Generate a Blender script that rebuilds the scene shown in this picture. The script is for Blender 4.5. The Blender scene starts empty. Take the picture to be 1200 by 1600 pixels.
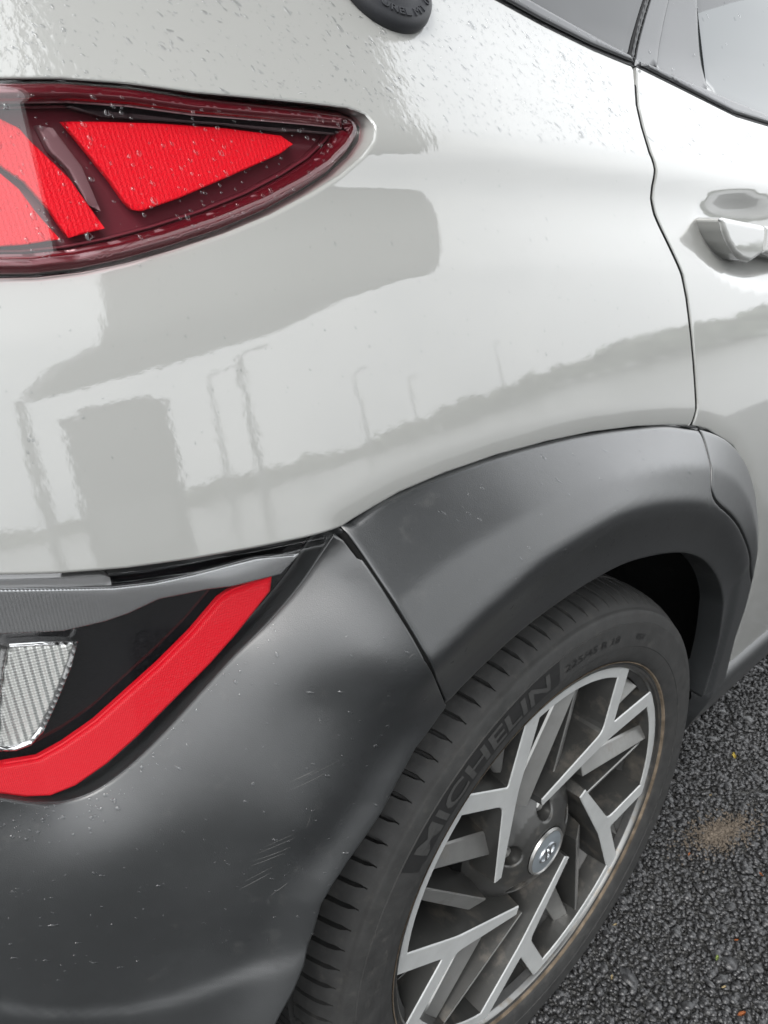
import bpy, bmesh, math, random
import numpy as np
from mathutils import Vector, Matrix, geometry
from mathutils.bvhtree import BVHTree
R = math.radians
random.seed(7); rng = np.random.default_rng(7)
sc = bpy.context.scene
col = sc.collection

# ---------------------------------------------------------------- camera
CAM = Vector((-0.51794, -0.33399, 1.05856))
yaw, pitch, roll = 0.86951947, -0.43963004, -0.02969159
fw = Vector((math.cos(yaw) * math.cos(pitch), math.sin(yaw) * math.cos(pitch), math.sin(pitch)))
rt = fw.cross(Vector((0, 0, 1))).normalized(); up = rt.cross(fw)
r2 = math.cos(roll) * rt + math.sin(roll) * up; u2 = -math.sin(roll) * rt + math.cos(roll) * up
cam = bpy.data.cameras.new('camera'); cam_ob = bpy.data.objects.new('camera', cam); col.objects.link(cam_ob)
M4 = Matrix((r2, u2, -fw)).transposed().to_4x4(); M4.translation = CAM
cam_ob.matrix_world = M4
cam.sensor_fit = 'VERTICAL'; cam.sensor_height = 32.0; cam.lens = 1109 / 1600 * 32.0
cam.clip_start = .01; cam.clip_end = 3000
cam.dof.use_dof = True; cam.dof.focus_distance = .52; cam.dof.aperture_fstop = 16
sc.camera = cam_ob

# ---------------------------------------------------------------- light: overcast sky, weak wide sun
SUN_EL, SUN_AZ = 52, 205                                   # azimuth from +X towards +Y
w = bpy.data.worlds.new('World'); sc.world = w; w.use_nodes = True
nt = w.node_tree; nt.nodes.clear()
o_ = nt.nodes.new('ShaderNodeOutputWorld'); bg_ = nt.nodes.new('ShaderNodeBackground')
sk = nt.nodes.new('ShaderNodeTexSky'); sk.sky_type = 'NISHITA'; sk.sun_disc = False
sk.sun_elevation = R(SUN_EL); sk.sun_rotation = R(90 - SUN_AZ); sk.air_density = 1.5; sk.dust_density = 4.0
hs = nt.nodes.new('ShaderNodeHueSaturation'); hs.inputs['Saturation'].default_value = .12
mx = nt.nodes.new('ShaderNodeMix'); mx.data_type = 'RGBA'; mx.inputs[0].default_value = .72
cl = nt.nodes.new('ShaderNodeTexNoise'); cl.inputs['Scale'].default_value = 2.2; cl.inputs['Detail'].default_value = 5
cr_ = nt.nodes.new('ShaderNodeValToRGB')
cr_.color_ramp.elements[0].position = .3; cr_.color_ramp.elements[0].color = (9.6, 10.0, 10.5, 1)
cr_.color_ramp.elements[1].position = .7; cr_.color_ramp.elements[1].color = (13.2, 13.4, 13.6, 1)
tc_ = nt.nodes.new('ShaderNodeTexCoord')
nt.links.new(tc_.outputs['Generated'], cl.inputs['Vector']); nt.links.new(cl.outputs['Fac'], cr_.inputs['Fac'])
nt.links.new(sk.outputs['Color'], hs.inputs['Color']); nt.links.new(hs.outputs['Color'], mx.inputs[6])
nt.links.new(cr_.outputs['Color'], mx.inputs[7]); nt.links.new(mx.outputs[2], bg_.inputs['Color'])
bg_.inputs['Strength'].default_value = .13
nt.links.new(bg_.outputs['Background'], o_.inputs['Surface'])
sun = bpy.data.lights.new('sun', 'SUN'); sun.energy = 1.0; sun.angle = R(25); sun.color = (1, .97, .93)
sun_ob = bpy.data.objects.new('sun', sun); col.objects.link(sun_ob)
sd = Vector((math.cos(R(SUN_EL)) * math.cos(R(SUN_AZ)), math.cos(R(SUN_EL)) * math.sin(R(SUN_AZ)), math.sin(R(SUN_EL))))
sun_ob.rotation_euler = sd.to_track_quat('Z', 'Y').to_euler()
sc.view_settings.view_transform = 'Standard'; sc.view_settings.look = 'None'
sc.view_settings.exposure = 1.08; sc.view_settings.gamma = 1
sc.render.engine = 'CYCLES'
sc.cycles.max_bounces = 10; sc.cycles.transparent_max_bounces = 16; sc.cycles.caustics_reflective = False; sc.cycles.caustics_refractive = False

# ---------------------------------------------------------------- materials
MATS = {}
def mat(name, base, rough=.5, metal=0, spec=.5, coat=0, coat_rough=.03, coat_ior=1.5, bump=None, vary=None, trans=0, ior=1.5, dirt=None):
    """bump: list of (scale, strength, distance, kind); vary: (scale, dark multiplier, bright multiplier)"""
    m = bpy.data.materials.new(name); m.use_nodes = True; t = m.node_tree; b = t.nodes['Principled BSDF']
    b.inputs['Base Color'].default_value = (*base, 1); b.inputs['Roughness'].default_value = rough; b.inputs['Metallic'].default_value = metal
    b.inputs['Specular IOR Level'].default_value = spec; b.inputs['Coat Weight'].default_value = coat; b.inputs['Coat Roughness'].default_value = coat_rough
    b.inputs['Coat IOR'].default_value = coat_ior
    b.inputs['Transmission Weight'].default_value = trans; b.inputs['IOR'].default_value = ior
    tc = t.nodes.new('ShaderNodeTexCoord')
    src = tc.outputs['Object']
    colr = None
    if vary:
        n = t.nodes.new('ShaderNodeTexNoise'); n.inputs['Scale'].default_value = vary[0]; n.inputs['Detail'].default_value = 7; n.inputs['Roughness'].default_value = .62
        r = t.nodes.new('ShaderNodeValToRGB')
        r.color_ramp.elements[0].position = .32; r.color_ramp.elements[0].color = tuple(c * vary[1] for c in base) + (1,)
        r.color_ramp.elements[1].position = .68; r.color_ramp.elements[1].color = tuple(c * vary[2] for c in base) + (1,)
        t.links.new(src, n.inputs['Vector']); t.links.new(n.outputs['Fac'], r.inputs['Fac']); colr = r.outputs['Color']
    if dirt:                                   # (scale, threshold, colour, amount)
        n = t.nodes.new('ShaderNodeTexNoise'); n.inputs['Scale'].default_value = dirt[0]; n.inputs['Detail'].default_value = 9; n.inputs['Roughness'].default_value = .7
        mr = t.nodes.new('ShaderNodeMapRange'); mr.inputs['From Min'].default_value = dirt[1]; mr.inputs['From Max'].default_value = dirt[1] + .16; mr.inputs['To Max'].default_value = dirt[3]
        mm = t.nodes.new('ShaderNodeMix'); mm.data_type = 'RGBA'
        t.links.new(src, n.inputs['Vector']); t.links.new(n.outputs['Fac'], mr.inputs['Value']); t.links.new(mr.outputs['Result'], mm.inputs[0])
        if colr: t.links.new(colr, mm.inputs[6])
        else: mm.inputs[6].default_value = (*base, 1)
        mm.inputs[7].default_value = (*dirt[2], 1); colr = mm.outputs[2]
        ra = t.nodes.new('ShaderNodeMapRange'); ra.inputs['To Min'].default_value = rough; ra.inputs['To Max'].default_value = min(1, rough + .3)
        t.links.new(mr.outputs['Result'], ra.inputs['Value']); t.links.new(ra.outputs['Result'], b.inputs['Roughness'])
    if colr: t.links.new(colr, b.inputs['Base Color'])
    prev = None
    for (s, st, dist, kind) in (bump or []):
        if kind == 'voronoi':
            n = t.nodes.new('ShaderNodeTexVoronoi'); out = n.outputs['Distance']
        elif kind == 'wave':
            n = t.nodes.new('ShaderNodeTexWave'); out = n.outputs['Fac']
        elif kind == 'saw':                    # upward-facing prism rows
            n = t.nodes.new('ShaderNodeTexWave'); n.bands_direction = 'Z'; n.wave_profile = 'SAW'; out = n.outputs['Fac']
        elif kind == 'wavez':
            n = t.nodes.new('ShaderNodeTexWave'); n.bands_direction = 'Z'; out = n.outputs['Fac']
        else:
            n = t.nodes.new('ShaderNodeTexNoise'); n.inputs['Detail'].default_value = 4; out = n.outputs['Fac']
        n.inputs['Scale'].default_value = s
        bp = t.nodes.new('ShaderNodeBump'); bp.inputs['Strength'].default_value = st; bp.inputs['Distance'].default_value = dist; bp.invert = kind == 'saw'
        t.links.new(src, n.inputs['Vector']); t.links.new(out, bp.inputs['Height'])
        if prev: t.links.new(prev, bp.inputs['Normal'])
        prev = bp.outputs['Normal']
    if prev:
        t.links.new(prev, b.inputs['Normal'])
        if coat: t.links.new(prev, b.inputs['Coat Normal'])
    MATS[name] = m
    return m
def clear_mat(name, tint, ior=1.45, rough=.02, bump=None):
    """thin clear plastic or glass: tinted see-through with a Fresnel sheen"""
    m = bpy.data.materials.new(name); m.use_nodes = True; t = m.node_tree; t.nodes.clear()
    o = t.nodes.new('ShaderNodeOutputMaterial'); mix = t.nodes.new('ShaderNodeMixShader'); f = t.nodes.new('ShaderNodeFresnel'); f.inputs['IOR'].default_value = ior
    tr = t.nodes.new('ShaderNodeBsdfTransparent'); tr.inputs['Color'].default_value = (*tint, 1)
    g = t.nodes.new('ShaderNodeBsdfGlossy'); g.inputs['Roughness'].default_value = rough
    ge = t.nodes.new('ShaderNodeNewGeometry'); ma = t.nodes.new('ShaderNodeMath'); ma.operation = 'MULTIPLY_ADD'; ma.inputs[1].default_value = -1; ma.inputs[2].default_value = 1
    mu = t.nodes.new('ShaderNodeMath'); mu.operation = 'MULTIPLY'       # a thin sheet: sheen from its outer face only
    t.links.new(ge.outputs['Backfacing'], ma.inputs[0]); t.links.new(ma.outputs[0], mu.inputs[0]); t.links.new(f.outputs['Fac'], mu.inputs[1])
    t.links.new(mu.outputs[0], mix.inputs['Fac']); t.links.new(tr.outputs['BSDF'], mix.inputs[1]); t.links.new(g.outputs['BSDF'], mix.inputs[2])
    t.links.new(mix.outputs['Shader'], o.inputs['Surface'])
    MATS[name] = m
    return m
mat('paint', (.268, .270, .258), rough=.4, spec=.3, coat=1, coat_rough=.012, coat_ior=1.75, bump=[(900, .012, .0004, 'noise'), (110, .075, .0006, 'noise')], vary=(3, .97, 1.03), dirt=(42, .66, (.36, .34, .30), .35))
mat('cladding', (.0115, .0128, .0137), rough=.45, spec=.4, coat=1, coat_rough=.30, coat_ior=1.58, bump=[(1500, .22, .0005, 'noise'), (140, .03, .0006, 'noise')], vary=(70, .88, 1.14), dirt=(40, .6, (.05, .050, .047), .45))
mat('gap_black', (.004, .004, .004), rough=.8, spec=.1)  # flat black that stands for shade in gaps and behind the hub
mat('gloss_black', (.006, .006, .007), rough=.12, spec=.5)
mat('seal_fill', (.012, .012, .013), rough=.45)
mat('moulding', (.055, .057, .06), rough=.3, spec=.5, bump=[(900, .1, .0003, 'noise')])
mat('pillar_film', (.022, .023, .024), rough=.16, spec=.5)
clear_mat('glass', (.062, .068, .068), 1.6, .004)
clear_mat('lamp_lens', (1, .82, .84), 1.75, .012)
clear_mat('clear_lens', (.95, .95, .95), 1.55, .008)
mat('red_prism', (.50, .002, .012), rough=.36, spec=.15, bump=[(1200, .6, .0006, 'voronoi'), (120, .25, .0008, 'wave')])
mat('red_strip', (.47, .002, .010), rough=.36, spec=.15, bump=[(150, 1, .0016, 'saw'), (300, .22, .0004, 'wave')])
mat('red_dark', (.060, .0015, .006), rough=.16, spec=.5, coat=1)
mat('lamp_black', (.085, .018, .026), rough=.22, spec=.5)
mat('lamp_grey', (.10, .07, .075), rough=.3); mat('neutral_grey', (.22, .22, .22), rough=.3)
mat('chrome', (.82, .82, .82), rough=.16, metal=1)
mat('ribbed_silver', (.36, .365, .37), rough=.16, metal=.8, bump=[(170, .28, .0006, 'wave')])
mat('white_optic', (.55, .56, .54), rough=.22, spec=.5, metal=.25, coat=.6, bump=[(75, .8, .002, 'wave'), (150, .35, .0006, 'wavez')])
mat('rubber', (.026, .026, .0255), rough=.66, spec=.35, bump=[(500, .25, .0006, 'noise')], vary=(60, .8, 1.25), dirt=(90, .54, (.065, .062, .057), .5))
mat('rubber_text', (.013, .013, .013), rough=.6, spec=.3)
mat('rubber_text_raised', (.040, .040, .039), rough=.62, spec=.3)
mat('alloy_face', (.47, .48, .475), rough=.42, metal=.35, bump=[(700, .05, .0003, 'noise')], vary=(20, .88, 1.06), dirt=(60, .6, (.30, .28, .24), .4))
mat('barrel_dark', (.028, .028, .027), rough=.4, metal=.3, dirt=(24, .55, (.06, .052, .045), .5))  # the alloy darkened so the deep barrel reads as shadowed
mat('alloy_bar', (.27, .27, .262), rough=.32, metal=.7, spec=.5, vary=(14, .85, 1.15), dirt=(24, .55, (.19, .17, .14), .5))  # lighter copy of the grey alloy, standing for facets that catch the sky
mat('alloy_grey', (.052, .052, .050), rough=.34, metal=.5, spec=.5, coat=.3, coat_rough=.2, vary=(14, .85, 1.15), dirt=(24, .52, (.17, .15, .125), .5))
mat('alloy_lip', (.20, .20, .195), rough=.36, metal=1, dirt=(50, .5, (.22, .19, .15), .7))
mat('rust_dirt', (.12, .095, .07), rough=.9, spec=.1, vary=(60, .5, 1.4))
mat('brake_iron', (.03, .03, .03), rough=.5, metal=.5)
mat('liner', (.012, .0125, .0125), rough=.95, spec=.1, bump=[(300, .5, .002, 'noise')], dirt=(12, .52, (.04, .038, .035), .5))
mat('emblem', (.62, .63, .64), rough=.3, metal=1)
mat('cap_blue', (.33, .37, .40), rough=.3, metal=.6, coat=.6)
mat('cap_rubber', (.016, .017, .020), rough=.55, spec=.4, bump=[(700, .2, .0004, 'noise')], vary=(40, .8, 1.3))
clear_mat('water', (.84, .845, .85), 1.6, .01)
mat('scratch', (.11, .11, .107), rough=.6)
mat('dirt_speck', (.07, .068, .06), rough=.9, spec=.1)
mat('asphalt', (.036, .036, .0355), rough=.4, spec=.5, bump=[(170, .9, .006, 'voronoi'), (700, .4, .002, 'noise')], vary=(120, .5, 1.8))
mat('interior', (.30, .30, .27), rough=.8)
mat('lining', (.03, .03, .03), rough=.9)

# a rippled water film lies on the upward-facing shoulder
_t = MATS['paint'].node_tree; _b = _t.nodes['Principled BSDF']; _old = _b.inputs['Normal'].links[0].from_socket
_tc = _t.nodes.new('ShaderNodeTexCoord'); _sx = _t.nodes.new('ShaderNodeSeparateXYZ'); _mr = _t.nodes.new('ShaderNodeMapRange')
_mr.inputs['From Min'].default_value = 1.06; _mr.inputs['From Max'].default_value = 1.085; _mr.inputs['To Max'].default_value = .30
_n = _t.nodes.new('ShaderNodeTexNoise'); _n.inputs['Scale'].default_value = 190; _n.inputs['Detail'].default_value = 3
_mp = _t.nodes.new('ShaderNodeMapping'); _mp.inputs['Rotation'].default_value = (0, R(35), 0); _mp.inputs['Scale'].default_value = (1, 1, .35)
_bp = _t.nodes.new('ShaderNodeBump'); _bp.inputs['Distance'].default_value = .0009
_t.links.new(_tc.outputs['Object'], _sx.inputs['Vector']); _t.links.new(_sx.outputs['Z'], _mr.inputs['Value']); _t.links.new(_mr.outputs['Result'], _bp.inputs['Strength'])
_t.links.new(_tc.outputs['Object'], _mp.inputs['Vector']); _t.links.new(_mp.outputs['Vector'], _n.inputs['Vector']); _t.links.new(_n.outputs['Fac'], _bp.inputs['Height']); _t.links.new(_old, _bp.inputs['Normal'])
_t.links.new(_bp.outputs['Normal'], _b.inputs['Coat Normal'])

# ---------------------------------------------------------------- helpers
def new(name, verts, faces, material=None, parent=None, smooth=False, normals=None):
    me = bpy.data.meshes.new(name)
    me.from_pydata([tuple(map(float, v)) for v in verts], [], [tuple(int(i) for i in f) for f in faces]); me.update()
    if smooth: me.polygons.foreach_set('use_smooth', [True] * len(me.polygons))
    if normals is not None: me.normals_split_custom_set_from_vertices([tuple(map(float, n)) for n in normals])
    if material: me.materials.append(MATS[material])
    ob = bpy.data.objects.new(name, me); col.objects.link(ob)
    if parent: ob.parent = parent
    return ob
def from_bm(name, bm, material, parent=None, smooth=False, sharp=None):
    me = bpy.data.meshes.new(name); bm.normal_update(); bm.to_mesh(me); bm.free()
    if smooth:
        me.polygons.foreach_set('use_smooth', [True] * len(me.polygons))
        if sharp is not None: me.set_sharp_from_angle(angle=R(sharp))
    me.materials.append(MATS[material])
    ob = bpy.data.objects.new(name, me); col.objects.link(ob)
    if parent: ob.parent = parent
    return ob
def empty(name, loc=(0, 0, 0)):
    o = bpy.data.objects.new(name, None); col.objects.link(o); o.location = loc; return o
def tag(o, label=None, category=None, group=None, kind=None):
    for k, v in (('label', label), ('category', category), ('group', group), ('kind', kind)):
        if v: o[k] = v
    return o
def catmull(P, n):
    P = np.array(P, float); out = []
    Q = np.vstack([2 * P[0] - P[1], P, 2 * P[-1] - P[-2]])
    for i in range(1, len(Q) - 2):
        p0, p1, p2, p3 = Q[i - 1], Q[i], Q[i + 1], Q[i + 2]
        for t in np.linspace(0, 1, n, endpoint=False):
            out.append(.5 * ((2 * p1) + (-p0 + p2) * t + (2 * p0 - 5 * p1 + 4 * p2 - p3) * t * t + (-p0 + 3 * p1 - 3 * p2 + p3) * t ** 3))
    out.append(Q[-2]); return np.array(out)
def resample(P, step, closed=True):
    P = np.array(P, float)
    if closed: P = np.vstack([P, P[:1]])
    out = []
    for a, b in zip(P[:-1], P[1:]):
        n = max(1, int(math.ceil(np.linalg.norm(b - a) / step)))
        for k in range(n): out.append(a + (b - a) * k / n)
    if not closed: out.append(P[-1])
    return np.array(out)
def seg_dist(Q, P, closed=True):
    """distance of points Q to the polyline P"""
    A = np.array(P); B = np.roll(A, -1, 0)
    if not closed: A, B = A[:-1], A[1:]
    d2 = np.full(len(Q), 1e9)
    for k in range(0, len(Q), 4000):
        q = Q[k:k + 4000, None]; ab = (B - A)[None]; t = ((q - A[None]) * ab).sum(-1) / ((ab ** 2).sum(-1) + 1e-15)
        t = np.clip(t, 0, 1)[..., None]; dd = ((q - A[None] - t * ab) ** 2).sum(-1); d2[k:k + 4000] = dd.min(1)
    return np.sqrt(d2)
def inside(Q, P):
    A = np.array(P); B = np.roll(A, -1, 0); x, y = Q[:, 0], Q[:, 1]; c = np.zeros(len(Q), bool)
    for (x0, y0), (x1, y1) in zip(A, B):
        if y0 == y1: continue
        m = ((y0 > y) != (y1 > y)); c ^= m & (x < (x1 - x0) * (y - y0) / (y1 - y0) + x0)
    return c
def ccw(P):
    P = np.array(P, float); x, y = P[:, 0], P[:, 1]
    return P if (x * np.roll(y, -1) - np.roll(x, -1) * y).sum() > 0 else P[::-1]
def panel(name, poly, yfun, material, parent, step=.006, r=.002, flange=.012, holes=(), exact=True, thick=None):
    """a pressed panel: the outline poly (X, Z) laid on the surface Y = yfun(X, Z), edges rolled over by r and turned inward by flange"""
    loops = [resample(ccw(poly), step)] + [resample(ccw(h), step)[::-1] for h in holes]
    pts = []; edges = []; nb = 0
    for L in loops:
        n = len(L); pts.append(L); edges += [(nb + i, nb + (i + 1) % n) for i in range(n)]; nb += n
    bnd = np.vstack(pts)
    allseg = loops
    def dist(Q):
        d = np.full(len(Q), 1e9)
        for L in allseg: d = np.minimum(d, seg_dist(Q, L))
        return d
    def ok(Q):
        m = inside(Q, loops[0])
        for h in loops[1:]: m &= ~inside(Q, h)
        return m
    extra = []
    for off in (.12 * r, .4 * r, r, r + step * .45):
        for L in loops:
            t = np.roll(L, -1, 0) - np.roll(L, 1, 0); n = np.stack([-t[:, 1], t[:, 0]], -1); n /= np.linalg.norm(n, axis=1)[:, None] + 1e-12
            q = L + n * off; q = q[ok(q)]
            if len(q): extra.append(q[dist(q) > off * .93])
    lo, hi = loops[0].min(0), loops[0].max(0)
    gx = np.arange(lo[0], hi[0], step); gz = np.arange(lo[1], hi[1], step * .87)
    G = np.array([(x + (step / 2 if j % 2 else 0), z) for j, z in enumerate(gz) for x in gx])
    if len(G):
        G = G[ok(G)]
        if len(G): G = G[dist(G) > r + step * .8]
    P = np.vstack([bnd] + extra + ([G] if len(G) else []))
    v2, e2, f2, *_ = geometry.delaunay_2d_cdt([Vector(p) for p in P], edges, [], 0, 1e-6)
    V = np.array([tuple(v) for v in v2]); F = np.array([f for f in f2 if len(f) == 3])
    cen = V[F].mean(1); F = F[ok(cen)]
    def full(Q):
        d = dist(Q); e = np.clip(1 - d / r, 0, 1)
        return yfun(Q[:, 0], Q[:, 1]) + r * (1 - np.sqrt(np.maximum(0, 1 - e * e))) * .9
    y = full(V)
    verts = np.stack([V[:, 0], y, V[:, 1]], -1)
    if exact:
        h = 2e-4
        hx = (full(V + [h, 0]) - full(V - [h, 0])) / (2 * h); hz = (full(V + [0, h]) - full(V - [0, h])) / (2 * h)
        N = np.stack([hx, -np.ones(len(V)), hz], -1); N /= np.linalg.norm(N, axis=1)[:, None]
    else: N = None
    verts = list(verts); faces = [tuple(f) for f in F]
    if N is not None: N = list(N)
    if flange:
        for L in loops:
            n = len(L); yy = full(L); b0 = len(verts)
            t = np.roll(L, -1, 0) - np.roll(L, 1, 0); nn = np.stack([t[:, 1], -t[:, 0]], -1); nn /= np.linalg.norm(nn, axis=1)[:, None] + 1e-12
            for i in range(n):
                verts.append((L[i, 0], yy[i], L[i, 1])); verts.append((L[i, 0], yy[i] + flange, L[i, 1]))
                if N is not None: N += [(nn[i, 0], 0, nn[i, 1])] * 2
            for i in range(n):
                j = (i + 1) % n; faces.append((b0 + 2 * i, b0 + 2 * i + 1, b0 + 2 * j + 1, b0 + 2 * j))
    return new(name, verts, faces, material, parent, True, N)
def tube(bm, path, rad, seg=8, caps=True):
    path = [Vector(p) for p in path]; rings = []
    n = len(path); rad = rad if isinstance(rad, (list, tuple, np.ndarray)) else [rad] * n
    for i, p in enumerate(path):
        t = (path[min(i + 1, n - 1)] - path[max(i - 1, 0)]).normalized()
        a = t.orthogonal().normalized() if i == 0 else (a - t * a.dot(t)).normalized()
        b = t.cross(a)
        rings.append([bm.verts.new(p + (a * math.cos(2 * math.pi * k / seg) + b * math.sin(2 * math.pi * k / seg)) * rad[i]) for k in range(seg)])
    for A, B in zip(rings[:-1], rings[1:]):
        for k in range(seg): bm.faces.new((A[k], A[(k + 1) % seg], B[(k + 1) % seg], B[k]))
    if caps: bm.faces.new(rings[0][::-1]); bm.faces.new(rings[-1])
def box(bm, x0, x1, y0, y1, z0, z1):
    v = [bm.verts.new((x, y, z)) for z in (z0, z1) for y in (y0, y1) for x in (x0, x1)]
    for f in ((0, 2, 3, 1), (4, 5, 7, 6), (0, 1, 5, 4), (2, 6, 7, 3), (0, 4, 6, 2), (1, 3, 7, 5)): bm.faces.new([v[i] for i in f])
    return v

# ---------------------------------------------------------------- car body surfaces: car coordinates, X forward, Y inward, Z up
def _tab(xs, ys, lo, hi, n=600, sm=0):
    x = np.linspace(lo, hi, n); y = np.interp(x, xs, ys)
    if sm:
        k = np.exp(-np.linspace(-2.5, 2.5, sm) ** 2); k /= k.sum()
        y = np.convolve(np.pad(y, sm // 2, mode='edge'), k, mode='valid')[:n]
    return x, y
def _integral(x, y):
    return np.concatenate([[0], np.cumsum((y[1:] + y[:-1]) / 2 * np.diff(x))])
_zcx, _zcy = _tab([-1.2, -.45, -.194, -.121, .029, .127, .248, .4, 2.6], [1.06, 1.078, 1.078, 1.076, 1.067, 1.061, 1.053, 1.043, .92], -1.2, 2.6, 1500, 61)
_zsx, _zsy = _tab([-1.2, -.446, -.40, -.355, -.312, -.268, -.218, -.149, -.057, .08, .149, .346, 2.6],
                  [.95, .976, .977, .981, .987, .993, .996, .996, .989, .975, .967, .95, .84], -1.2, 2.6, 1500, 51)
# slope of the side (inward lean) below the soft haunch line, between it and the crease, and above the crease
_lox, _loy = _tab([-.6, -.45, -.3, -.2, -.13, -.08, -.03, 0], [-.12, -.09, -.03, .11, .18, .21, .25, .31], -.6, 0, 600, 25)
_mdx, _mdy = _tab([0, .15, .4, .6, .78, .9, 1.0], [.30, .44, .50, .36, .13, .12, .40], 0, 1, 400, 31)
_upx, _upy = _tab([0, .014, .05, .09, .13, .2, .6], [.40, .80, .80, .74, .55, .46, .55], 0, .6, 1200, 15)
_loI = _integral(_lox, _loy); _loI -= _loI[-1]
_mdI = _integral(_mdx, _mdy)
_upI = _integral(_upx, _upy)
def zc(X): return np.interp(X, _zcx, _zcy)
def zs(X): return np.interp(X, _zsx, _zsy)
def plan(X):
    X = np.asarray(X, float)
    a = np.maximum(0, -(X + .05)); b = np.maximum(0, -(X + .50)); c = np.maximum(0, X - .9)
    return .30 * a * a + 2.4 * b * b + .02 * c * c
def body_y(X, Z):
    X = np.asarray(X, float); Z = np.asarray(Z, float)
    s, c = zs(X), zc(X)
    lo = np.interp(Z - s, _lox, _loI)
    md = (c - s) * np.interp((Z - s) / (c - s), _mdx, _mdI)
    up = (c - s) * _mdI[-1] + np.interp(Z - c, _upx, _upI)
    return plan(X) + .015 + np.where(Z < s, lo, np.where(Z < c, md, up))
def lamp_y(X, Z):                                   # outer skin of the upper tail lamp
    return plan(X) + .031 + .42 * (np.asarray(Z, float) - 1.02)
_pbx = np.array([-.75, -.469, -.412, -.336, -.269, -.2]); _pbz = np.array([.915, .897, .878, .862, .852, .85])
def lens_y(X, Z):                                   # outer skin of the lower lamp, undercut below the quarter panel
    zt = np.interp(X, _pbx, _pbz)
    Z = np.asarray(Z, float); u = np.maximum(0, Z - zt + .042)
    return body_y(X, zt) + .007 + .04 * (zt - Z) + 7 * u * u * np.clip((-.275 - np.asarray(X, float)) / .07, 0, 1)
def spline_surface(pts):                            # thin-plate surface Y(X, Z) through scattered points
    P = np.array(pts, float); q = P[:, [0, 2]] * 10; n = len(P)
    r2 = ((q[:, None] - q[None]) ** 2).sum(-1)
    A = np.zeros((n + 3, n + 3)); A[:n, :n] = r2 * np.log(r2 + 1e-12) * .5 + np.eye(n) * 3e-2
    A[:n, n] = 1; A[:n, n + 1:] = q; A[n, :n] = 1; A[n + 1:, :n] = q.T
    w = np.linalg.solve(A, np.concatenate([P[:, 1], [0, 0, 0]]))
    def f(X, Z):
        X = np.asarray(X, float); Z = np.asarray(Z, float)
        g = np.stack([X.ravel(), Z.ravel()], -1) * 10
        d = ((g[:, None] - q[None]) ** 2).sum(-1)
        return (d * np.log(d + 1e-12) * .5 @ w[:n] + w[n] + g @ w[n + 1:]).reshape(X.shape)
    return f

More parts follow.
